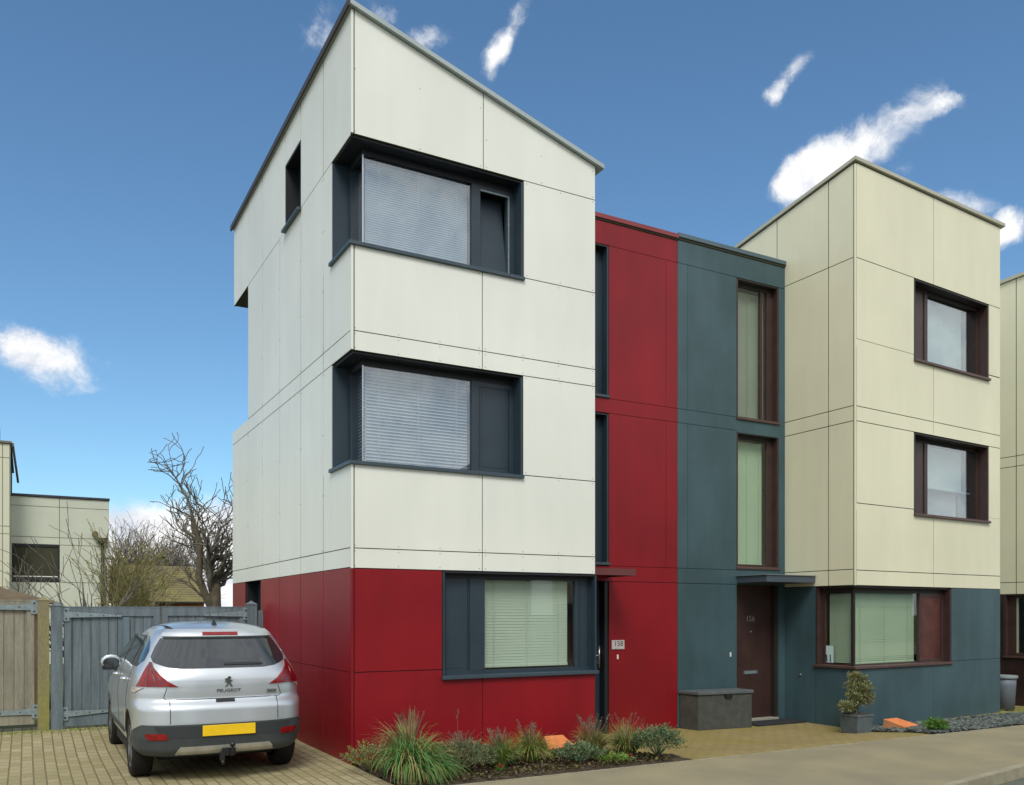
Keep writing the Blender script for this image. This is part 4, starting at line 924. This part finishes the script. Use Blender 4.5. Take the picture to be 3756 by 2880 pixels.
# number plate (blank yellow), tow bar, fin, wiper
b = MB(); b.box(CXC-.255, CXC+.305, CY0-.034, CY0-.022, .512, .628); b.build('number_plate', YEL, CAR, bevel=.004)
b = MB(); b.box(CXC-.05, CXC+.09, CY0-.045, CY0+.1, .29, .37); b.tube([(CXC+.04, CY0-.02, .30), (CXC+.04, CY0-.10, .31), (CXC+.04, CY0-.12, .36), (CXC+.04, CY0-.12, .42)], [.026, .024, .02, .018], 8)
b.tube([(CXC+.04, CY0-.12, .40), (CXC+.04, CY0-.12, .445)], [.03, .024], 10); b.box(CXC-.08, CXC-.03, CY0-.06, CY0-.02, .24, .33); b.tube([(CXC-.05, CY0-.05, .24), (CXC-.045, CY0-.05, .20)], .02, 8); b.build('tow_bar', BLACKP, CAR)
b = MB(); yy = CY0+.72; zz = 1.69
b.add([(CXC-.03, yy-.02, zz), (CXC+.03, yy-.02, zz), (CXC+.02, yy+.16, zz), (CXC-.02, yy+.16, zz), (CXC, yy-.0, zz+.095), (CXC, yy+.03, zz+.09)], [(0, 1, 4), (1, 2, 5, 4), (2, 3, 5), (3, 0, 4, 5), (3, 2, 1, 0)]); b.build('aerial_fin', BLACKP, CAR)
patch('rear_wiper', BLACKP, [1.262, 1.275, 1.288], [.02, .0, .02], [.42, .44, .30], .012, .012, 10)
b = MB(); b.tube([carpt(srf(1.66, -(.50)))]+[carpt(Vector((-.52, y, 1.688))) for y in (.72, .95, 1.2, 1.5, 1.8)], .012, 5); b.build('roof_seam', BLACKP, CAR)
for sg in (-1, 1):
    mb = MB(); x0 = CXC+sg*.955; n = 12; y0 = CY0+2.62; zc_ = 1.215; vs = []
    for j, (dy, k) in enumerate([(-.085, .80), (-.08, .95), (-.02, 1.), (.05, .85), (.10, .45)]):
        for i in range(n):
            an = 2*pi*i/n; vs.append((x0+cos(an)*.125*k*(1 if abs(cos(an)) > 0 else 1), y0+dy, zc_+sin(an)*.095*k))
    fs = [(j*n+i, j*n+(i+1) % n, (j+1)*n+(i+1) % n, (j+1)*n+i) for j in range(4) for i in range(n)]+[list(range(n))[::-1], [4*n+i for i in range(n)]]
    mb.add(vs, fs, 0, True); mo = mb.build('door_mirror', SILVER, CAR)
    mb = MB(); n = 20; mb.add([(x0+cos(2*pi*i/n)*.10, y0-.089, zc_-.012+sin(2*pi*i/n)*.068) for i in range(n)]+[(x0+cos(2*pi*i/n)*.092, y0-.094, zc_-.012+sin(2*pi*i/n)*.062) for i in range(n)], [(i, (i+1) % n, n+(i+1) % n, n+i) for i in range(n)]+[[n+i for i in range(n)]]); mb.build('mirror_glass', TINT, mo)
    mb = MB(); mb.tube([(x0, y0, zc_-.06), (CXC+sg*.86, y0-.02, zc_-.10)], .035, 8); mb.box(x0-.10, x0+.10, y0-.092, y0+.05, zc_-.105, zc_-.05); mb.build('mirror_arm', BLACKP, mo)

b = MB(); b.box(CXC-.62, CXC+.62, CY0+.55, CY0+4.0, .20, .31); b.box(CXC-.85, CXC+.85, CY0+1.3, CY0+3.0, .2, .31); b.build('shade_block', DARK, CAR)  # black block added under the car to deepen the shadow there

# ------------------------------------------------------------------ small objects
def frust(b, cx, cy, z0, z1, h0, h1, mi=0): b.hexa([(cx-h0, cy-h0, z0), (cx+h0, cy-h0, z0), (cx+h0, cy+h0, z0), (cx-h0, cy+h0, z0), (cx-h1, cy-h1, z1), (cx+h1, cy-h1, z1), (cx+h1, cy+h1, z1), (cx-h1, cy+h1, z1)], mi)
b = MB(); q = [(6.48, 1.16), (7.58, 1.04), (7.62, 1.45), (6.40, 1.555)]
b.hexa([(x, y, -.15) for x, y in q]+[(x, y, .45) for x, y in q]); SB = b.build('storage_box', BOXM, None, bevel=.012)
tag(SB, 'dark grey resin storage box standing between the red wall and the brown door', 'storage box')
b = MB(); q2 = [(6.46, 1.135), (7.60, 1.015), (7.64, 1.47), (6.38, 1.57)]; b.hexa([(x, y, .452) for x, y in q2]+[(x, y, .51) for x, y in q2]); b.build('lid', BOXS, SB, bevel=.012)
b = MB(); b.hexa([(7.0, 1.06, .40), (7.14, 1.043, .40), (7.14, 1.10, .40), (7.0, 1.11, .40), (7.0, 1.06, .447), (7.14, 1.043, .447), (7.14, 1.10, .447), (7.0, 1.11, .447)]); b.build('latch', BLACKP, SB)
PX, PY = 8.50, -.38
b = MB(); frust(b, PX, PY, -.125, .16, .16, .19, 0); frust(b, PX, PY, .16, .185, .20, .20, 0); frust(b, PX, PY, .186, .19, .17, .17, 1)
o = b.build('square_planter', [POTM, SOIL], None, bevel=.006); tag(o, 'square slate grey planter at the corner of the blue grey wall', 'planter')
def clump(b, c, r, n, mats_, ln=.045, flat=.6):
    for i in range(n):
        d = Vector((rnd.gauss(0, 1), rnd.gauss(0, 1), rnd.gauss(0, 1))).normalized(); q = abs(rnd.gauss(.75, .28))
        p = Vector(c)+Vector((d.x*r*q, d.y*r*q, d.z*r*flat*q)); e = (d+Vector((rnd.gauss(0, .5), rnd.gauss(0, .5), .5+rnd.gauss(0, .4)))).normalized()*ln; f_ = e.cross(Vector((rnd.random(), rnd.random(), rnd.random()))).normalized()*ln*.22
        b.add([p-f_, p+f_, p+e], [(0, 1, 2)], rnd.choice(mats_))
b = MB(); b.tube([(PX, PY, .17), (PX+.03, PY, .28), (PX-.01, PY+.01, .40), (PX+.04, PY, .55), (PX+.03, PY, .74)], [.035, .03, .026, .02, .01], 7); b.tube([(PX+.01, PY, .24), (PX-.10, PY-.02, .26), (PX-.22, PY-.02, .31)], [.022, .018, .01], 6)
b2 = MB()
for c, r, n in [((PX-.02, PY, 1.06), .10, 260), ((PX+.07, PY, 1.0), .12, 320), ((PX-.02, PY, .88), .14, 420), ((PX+.13, PY-.04, .86), .12, 320), ((PX+.02, PY-.05, .77), .16, 460), ((PX+.20, PY, .72), .14, 340), ((PX-.10, PY-.04, .66), .12, 300), ((PX+.13, PY-.03, .60), .16, 420), ((PX-.01, PY-.05, .56), .10, 220), ((PX+.27, PY, .60), .09, 160), ((PX-.25, PY-.02, .47), .12, 340), ((PX-.16, PY-.02, .42), .08, 160)]: clump(b2, (c[0], c[1], .17+(c[2]-.27)*.80), r, int(n*1.2), (0, 0, 1))
BN = thing('cloud_pruned_pine', (PX, PY, .27), 'small cloud pruned pine growing in the square grey planter', 'pine tree')
b.build('trunk', BARK2, BN); b2.build('foliage', [LPINE, LPINB], BN, fix=False)
# terracotta wedges
def wedge(name, top, zt, label, th=.16, mside=1):
    b = MB(); g0 = [(x, y, gz(x, y)-.02) for x, y, z in top]; b.add(g0+[tuple(p) for p in top], [(4, 5, 6, 7)], 0); b.add(g0+[tuple(p) for p in top], [(0, 1, 5, 4), (1, 2, 6, 5), (2, 3, 7, 6), (3, 0, 4, 7)], 1)
    o = b.build(name, [ORNG, ORNGD], None, bevel=.004); tag(o, label, 'vent cover', 'sloping orange vent covers'); return o
wedge('vent_cover', [(8.87, -.62, .10), (9.23, -.83, -.055), (9.76, -.65, -.055), (9.23, -.60, .10)], 0, 'sloping orange terracotta cover on the slate gravel beside the planter')
wedge('vent_cover', [(2.70, -.05, .17), (2.62, -.30, .03), (3.10, -.20, .03), (3.0, -.05, .17)], 0, 'sloping orange terracotta cover behind the grasses under the red wall')
# bin
b = MB(); bx, by = 14.22, .62; n = 20; vs = []
for z, r in [(-.16, .17), (.35, .20), (.50, .205)]:
    for k in range(n): an = 2*pi*k/n; vs.append((bx+cos(an)*r, by+sin(an)*r, z))
b.add(vs, [(j*n+k, j*n+(k+1) % n, (j+1)*n+(k+1) % n, (j+1)*n+k) for j in range(2) for k in range(n)]+[list(range(n))[::-1], [2*n+k for k in range(n)]], 0, True)
BI = b.build('round_bin', BINM); tag(BI, 'round grey bin half hidden behind the corner of the cream house', 'bin')
b = MB(); b.tube([(bx, by, .502), (bx, by, .56)], .235, 20); b.build('lid', BINL, BI, bevel=.008)

# ------------------------------------------------------------------ plants
def blades(b, c, n, L, spread, w, mats_, lean=(0, 0), droop=1., up=1.):
    for i in range(n):
        an = rnd.random()*2*pi; r0 = rnd.random()*spread*.25; base = Vector((c[0]+cos(an)*r0, c[1]+sin(an)*r0, c[2])); l = L*rnd.uniform(.55, 1.1)
        out = Vector((cos(an)+lean[0], sin(an)+lean[1], 0))*rnd.uniform(.1, 1)*spread/L; ww = w*rnd.uniform(.6, 1.2); m = rnd.choice(mats_); k = 6; vs = []
        d = Vector((out.x, out.y, up)).normalized(); p = base.copy(); side = Vector((-d.y, d.x, 0)); side = side.normalized() if side.length > .01 else Vector((1, 0, 0))
        side = (side+Vector((rnd.uniform(-.5, .5), rnd.uniform(-.5, .5), rnd.uniform(-.3, .3)))).normalized(); dr = droop*rnd.uniform(.5, 1.4)
        for j in range(k+1):
            t = j/k; hw = ww*(1-t**1.6)*.5+.0007; vs += [p-side*hw, p+side*hw]; d = (d+Vector((out.x*.08, out.y*.08, -.42*dr*t))).normalized(); p = p+d*l/k
            if p.z < c[2]+.005: p.z = c[2]+.005
        b.add(vs, [(2*j, 2*j+1, 2*j+3, 2*j+2) for j in range(k)], m)
def heads(b, c, n, L, spread, mats_, hm, hs=.02, lean=(0, 0)):
    for i in range(n):
        an = rnd.random()*2*pi; o = Vector((cos(an)+lean[0], sin(an)+lean[1], 0))*spread*rnd.random(); p0 = Vector(c); p2 = p0+o+Vector((0, 0, L*rnd.uniform(.7, 1.))); p1 = p0*.5+p2*.5+Vector((0, 0, .05))
        b.tube([p0, p1, p2], [.003, .0025, .002], 4, rnd.choice(mats_), False)
        d = (p2-p1).normalized()
        for j in range(22):
            q = p2+d*rnd.uniform(-hs*1.6, hs*1.6)+Vector((rnd.gauss(0, hs*.35), rnd.gauss(0, hs*.35), rnd.gauss(0, hs*.3))); e = (d+Vector((rnd.gauss(0, .6), rnd.gauss(0, .6), rnd.gauss(0, .4)))).normalized()*hs*.7; f_ = e.cross(Vector((.3, .5, .9))).normalized()*hs*.2
            b.add([q-f_, q+f_, q+e], [(0, 1, 2)], hm)
def shrub(b, bs, c, r, h, n, mats_, ln=.03, lw=.2, stems=26):
    for i in range(stems):
        an = rnd.random()*2*pi; q = rnd.random()**.5; e = Vector((c[0]+cos(an)*r*.8*q, c[1]+sin(an)*r*.8*q, c[2]+h*rnd.uniform(.45, .9))); bs.tube([(c[0], c[1], c[2]), ((c[0]+e.x)/2+rnd.uniform(-.02, .02), (c[1]+e.y)/2, (c[2]+e.z)/2-.01), e], [.006, .004, .002], 4, 0, False)
    tips = []
    for i in range(int(n/14)):
        an = rnd.random()*2*pi; ph = math.acos(rnd.uniform(-.15, 1)); q = rnd.uniform(.72, 1.05); tips.append(Vector((c[0]+cos(an)*sin(ph)*r*q, c[1]+sin(an)*sin(ph)*r*q, c[2]+h*.42+cos(ph)*h*.56*q)))
    ctr = Vector((c[0], c[1], c[2]+h*.1))
    for t in tips:
        ax = (t-ctr).normalized(); m = rnd.choice(mats_)
        for j in range(14):
            p = t-ax*rnd.random()*.09+Vector((rnd.gauss(0, .012), rnd.gauss(0, .012), rnd.gauss(0, .012))); e = (ax+Vector((rnd.gauss(0, .7), rnd.gauss(0, .7), rnd.gauss(0, .5)+.3))).normalized()*ln*rnd.uniform(.6, 1.3); f_ = e.cross(Vector((rnd.random()-.5, rnd.random()-.5, rnd.random()))).normalized()*ln*lw
            b.add([p-f_*.4, p+e*.5+f_, p+e, p+e*.5-f_], [(0, 1, 2, 3)], m)
def plant(name, c, label, cat, group='plants in the bed under the red wall'):
    return thing(name, c, label, cat, group)
c = (.22, -1.28, .03); o = plant('ornamental_grass', c, 'large arching clump of long green grass blades with tawny tips at the house corner', 'ornamental grass')
b = MB(); blades(b, c, 800, .72, .60, .015, (0, 0, 0, 0, 2, 1), (.5, -.2), 2.9, 1.15)
blades(b, (c[0]+.12, c[1]+.05, c[2]), 500, .60, .55, .014, (0, 0, 2, 1), (.25, -.3), 2.0, 1.1); b.build('foliage', [LGREEN, LYEL, LGRN2], o, fix=False)
b = MB(); blades(b, (c[0]+.05, c[1]+.15, c[2]+.15), 180, .60, .36, .010, (0, 0, 1), (-.7, .5), 1.1, 1.6); b.build('dry_blades', [LYEL, LDRY], o, fix=False)
def simple(c, name, label, cat, parts):
    c = (c[0], c[1], gz(c[0], c[1])+.03); o = plant(name, c, label, cat)
    for nm, fn, ms in parts:
        b = MB(); fn(b, c); b.build(nm, ms, o, fix=False)
simple((.02, -.62, 0), 'sage_bush', 'pale sage bush between the house corner and the big grass clump', 'bush', [('foliage', lambda b, c: shrub(b, b, c, .34, .34, 2600, (0, 0, 1), .026), [LSAGE, LGRN2])])
simple((.95, -1.12, 0), 'lavender_bush', 'grey green lavender bush right of the big grass clump', 'bush', [('foliage', lambda b, c: shrub(b, b, c, .44, .36, 4200, (0, 0, 0, 1), .034, .16), [LSAGE, LBLUE]), ('flower_stem', lambda b, c: heads(b, (c[0], c[1], c[2]+.15), 26, .30, .28, (0,), 1, .014), [LDRY, LSEED])])
simple((.62, -.35, 0), 'dead_flower_head', 'brown dead stems standing against the red wall behind the big grass', 'dead plant', [('stem', lambda b, c: heads(b, c, 46, .60, .20, (0,), 0, .022), [LDRY])])
simple((1.18, -.55, 0), 'dried_allium', 'single dried flower head on a leaning stem against the red wall', 'dried flower', [('stem', lambda b, c: heads(b, c, 1, .66, .12, (0,), 1, .030, (-.9, 0)), [LDRY, LSEED]), ('lower_stem', lambda b, c: heads(b, c, 14, .34, .22, (0,), 1, .018), [LDRY, LSEED])])
simple((1.42, -1.15, 0), 'grass_tuft', 'yellow green grass tuft with pinkish seed heads beside the lavender bush', 'grass tuft', [('foliage', lambda b, c: blades(b, c, 480, .42, .34, .010, (0, 0, 1), (0, 0), 1.4, 1.5), [LGRN2, LGREEN]), ('seed_head', lambda b, c: heads(b, c, 30, .44, .20, (0,), 1, .02), [LDRY, LSEED])])
simple((1.72, -.5, 0), 'bare_twig_plant', 'few bare pale twigs against the red wall near the middle of the bed', 'twigs', [('twig', lambda b, c: heads(b, c, 16, .34, .16, (0,), 0, .006), [LDRY])])
simple((1.96, -.98, 0), 'grass_tuft', 'bright green grass tuft with pale seed heads left of the orange cover', 'grass tuft', [('foliage', lambda b, c: blades(b, c, 700, .44, .36, .011, (0, 0, 0, 1), (0, -.2), 1.8, 1.4), [LGRN2, LYEL]), ('seed_head', lambda b, c: heads(b, c, 22, .46, .22, (0,), 1, .022, (-.5, .2)), [LDRY, LSEED])])
simple((2.44, -1.30, 0), 'spurge_bush', 'blue green bush in front of the orange cover in the bed', 'bush', [('foliage', lambda b, c: shrub(b, b, c, .32, .25, 2500, (0, 0, 1), .034, .2), [LBLUE, LSAGE])])
simple((2.86, -.95, 0), 'reed_tuft', 'tall straw coloured reeds with fluffy heads right of the orange cover', 'reeds', [('foliage', lambda b, c: blades(b, c, 560, .42, .34, .010, (0, 1, 1, 2), (.2, 0), 1.4, 1.5), [LYEL, LGRN2, LDRY]), ('seed_head', lambda b, c: heads(b, c, 34, .50, .26, (0,), 1, .026, (.2, 0)), [LDRY, LSEED])])
simple((2.80, -1.50, 0), 'low_ground_plant', 'low bright green plant at the pavement edge below the reeds', 'ground plant', [('foliage', lambda b, c: shrub(b, b, c, .24, .12, 900, (0, 0, 1), .03, .25, 8), [LGRN2, LFRESH])])
simple((3.30, -1.10, 0), 'grass_tuft', 'lime green grass tuft left of the round blue green bush', 'grass tuft', [('foliage', lambda b, c: blades(b, c, 620, .46, .44, .010, (0, 0, 1, 2), (0, -.1), 1.4, 1.5), [LGRN2, LGREEN, LYEL]), ('seed_head', lambda b, c: heads(b, c, 14, .52, .30, (0,), 1, .018), [LDRY, LSEED])])
simple((3.56, -1.42, 0), 'round_bush', 'round blue green bush at the right hand tip of the bed', 'bush', [('foliage', lambda b, c: shrub(b, b, c, .34, .42, 3600, (0, 0, 0, 1), .032, .22), [LBLUE, LSAGE])])
simple((1.28, -1.42, 0), 'red_flower', 'tiny red flower low in the bed near the lavender bush', 'flower', [('petal', lambda b, c: clump(b, (c[0], c[1], c[2]+.06), .022, 60, (0,), .02, 1.), [LRED]), ('foliage', lambda b, c: shrub(b, b, c, .08, .07, 160, (0,), .02, .25, 4), [LFRESH])])
simple((3.0, -1.58, 0), 'crimson_flower', 'dark crimson flower beside the pavement near the round bush', 'flower', [('petal', lambda b, c: clump(b, (c[0], c[1], c[2]+.06), .035, 90, (0,), .02, 1.), [mat('crimson', (.22, .01, .04), .6)]), ('foliage', lambda b, c: shrub(b, b, c, .10, .07, 200, (0,), .02, .25, 4), [LSAGE])])
c = (8.95, -1.52, gz(8.95, -1.52)); o = thing('fern_plant', c, 'bright green leafy weed on the gravel right of the orange cover', 'plant')
b = MB(); shrub(b, b, c, .20, .22, 1100, (0, 0, 1), .04, .22, 12); b.build('foliage', [LFRESH, LGRN2], o, fix=False)
b = MB()
for i in range(2600):
    u = rnd.uniform(13.3, 17.); v = rnd.uniform(-1.2, 1.8); z = gz(u, v); b.add([(u-.006, v, z), (u+.006, v, z), (u+rnd.uniform(-.02, .02), v+rnd.uniform(-.02, .02), z+rnd.uniform(.02, .06))], [(0, 1, 2)])
o = b.build('grass_patch', LGRN2, fix=False); tag(o, 'mossy short grass in front of the dark brown base', 'grass'); kind(o, 'stuff')
# moss / small weeds at wall foot and stray gravel tufts
b = MB()
for i in range(700):
    u = rnd.uniform(-4.5, .0); v = 4.4-abs(rnd.gauss(0, .12)); z = gz(u, v); b.add([(u-.006, v, z), (u+.006, v, z), (u+rnd.uniform(-.02, .02), v+rnd.uniform(-.02, .02), z+rnd.uniform(.01, .05))], [(0, 1, 2)])
o = b.build('weeds', LGRN2, fix=False); tag(o, 'thin moss and weeds along the foot of the gates', 'weeds'); kind(o, 'stuff')

# ------------------------------------------------------------------ bare trees
def grow(b, p, d, L, r, depth, wig, up, split, seg=.12, rmin=.004, spread=.6, xmax=None, xmin=None):
    pts = [p.copy()]; rad = [r]; n = max(2, int(L/seg)); kids = []
    for i in range(n):
        d = (d+Vector((rnd.gauss(0, wig), rnd.gauss(0, wig), rnd.gauss(0, wig*.7)+up))).normalized(); p = p+d*seg
        if xmax is not None and p.x > xmax: d.x = -abs(d.x)
        if xmin is not None and p.x < xmin: d.x = abs(d.x); d.z = abs(d.z)+.2; d.normalize()
        rr = max(rmin, r*(1-.62*(i+1)/n)); pts.append(p.copy()); rad.append(rr)
        if depth > 0 and rnd.random() < split: kids.append((p.copy(), d.copy(), rr, (i+1)/n))
    b.tube(pts, rad, 6 if r > .03 else 4 if r > .012 else 3, 0, False)
    if depth > 0:
        kids.append((p.copy(), d.copy(), rad[-1], 1.))
        for (q, dd, rr, t) in kids:
            nd_ = (dd+Vector((rnd.gauss(0, spread), rnd.gauss(0, spread), rnd.gauss(0, spread*.6)))).normalized()
            grow(b, q, nd_, L*rnd.uniform(.45, .72), max(rmin, rr*.72), depth-1, wig, up, split, seg, rmin, spread, xmax, xmin)
rnd.seed(21)
WT = thing('contorted_willow', (.95, 13, 0), 'bare twisted tree with thick forked limbs beside the white house', 'tree')
b = MB(); gx = .78
b.tube([(gx, 13, 0), (gx+.02, 13, 1.2), (gx-.02, 13, 2.1), (gx, 13, 2.6)], [.20, .17, .16, .13], 10, 0, False); 
T = MB()
limbs = [((gx, 13, 2.4), (-.12, .1, 1), 2.1, .10), ((gx, 13, 2.15), (-.32, 0, .9), 1.9, .085), ((gx, 13, 2.5), (.3, .1, 1), 1.3, .085), ((gx, 13, 2.3), (.45, .2, .7), 1.0, .06), ((gx, 13, 2.1), (-.6, .1, .45), .9, .045)]
for p0, d0, L0, r0 in limbs: grow(T, Vector(p0), Vector(d0).normalized(), L0, r0, 3, .26, .10, .42, .11, .010, .55, None, -.55)
# the long left limb seen in the picture
b.tube([(gx-.05, 13, 1.9), (.52, 12.9, 2.3), (.36, 12.9, 2.75), (.38, 12.9, 3.15), (.40, 12.9, 3.6), (.26, 12.9, 4.0), (.20, 12.9, 4.3)], [.12, .10, .09, .082, .075, .06, .048], 8, 0, False)
for p0, d0, L0, r0 in [((.20, 12.9, 4.3), (-.25, 0, 1), 1.5, .036), ((.20, 12.9, 4.25), (-1, 0, .5), .75, .028), ((.36, 12.9, 3.5), (-1, .1, .1), .8, .022), ((.36, 12.9, 3.0), (-1, .1, .3), .8, .02), ((.5, 12.9, 2.4), (-.7, 0, .8), .8, .02)]: grow(T, Vector(p0), Vector(d0).normalized(), L0, r0, 2, .26, .06, .46, .10, .009, .65, None, -.75)
b.build('trunk', BARK, WT); T.build('branch', BARK2, WT)
WT['label'] = 'bare twisted tree with thick forked limbs beside the white house'
def fan(name, base, label, n, L, r, spr, depth=2):
    o = thing(name, base, label, 'shrub'); b = MB(); T = MB()
    b.tube([base, (base[0], base[1], base[2]+.7)], [r*1.3, r], 7, 0, False); top = Vector((base[0], base[1], base[2]+.6))
    for i in range(n):
        a = -spr+2*spr*i/(n-1)+rnd.uniform(-.08, .08); d = Vector((sin(a), rnd.uniform(-.3, .3), cos(a))).normalized(); ll = L*(1-.35*abs(a)/spr)*rnd.uniform(.85, 1.1)
        grow(T, top, d, ll, r*rnd.uniform(.35, .6), depth, .06, .015, .26, .14, .0065, .40)
    b.build('trunk', BARK, o); T.build('branch', BARK2, o)
rnd.seed(5)
fan('bare_shrub', (-2.34, 10, .1), 'bare upright shrub with clustered twig tips in front of the low cream house', 13, 1.9, .065, 1.0, 2)
fan('bare_shrub', (-4.15, 10, .1), 'bare shrub cut off by the left edge above the brown gate', 8, 1.8, .05, .95, 2)
def thicket(name, u0, u1, v, z0, z1, n, m, label, leaf=0, lm=None):
    o = thing(name, ((u0+u1)/2, v, 0), label, 'hedge'); b = MB()
    for i in range(n):
        u = rnd.uniform(u0, u1); vv = v+rnd.uniform(-.5, .5); d = Vector((rnd.gauss(0, .28), rnd.gauss(0, .2), 1)).normalized()
        grow(b, Vector((u, vv, z0)), d, (z1-z0)*rnd.uniform(.5, .8), .018, 2, .14, .03, .4, .16, .008, .45)
    b.build('branch', m, o)
    if leaf:
        q = MB()
        for i in range(leaf):
            u = rnd.uniform(u0-.1, u1+.1); t = rnd.random(); p = Vector((u, v+rnd.uniform(-.5, .4), .3+(z1-.5)*t**.8)); e = Vector((rnd.gauss(0, 1), rnd.gauss(0, 1), rnd.gauss(0, 1))).normalized()*.06; f_ = e.cross(Vector((.2, .9, .4))).normalized()*.03
            q.add([p-e, p+f_, p+e, p-f_], [(0, 1, 2, 3)])
        q.build('foliage', lm, o, fix=False)
thicket('twiggy_hedge', -1.45, -.75, 16, 1., 3.6, 34, TWIG, 'olive twiggy hedge beside the black gutter pipe', 120, LIVY)
thicket('twiggy_hedge', -.75, -.35, 18, 1., 2.9, 16, TWIG, 'yellowish hedge in front of the brown tiled roof', 200, LIVY)
thicket('bare_thicket', .3, 3.8, 36, 2., 5.4, 120, BARK2, 'grey bare treetops along the skyline behind the tiled roof')
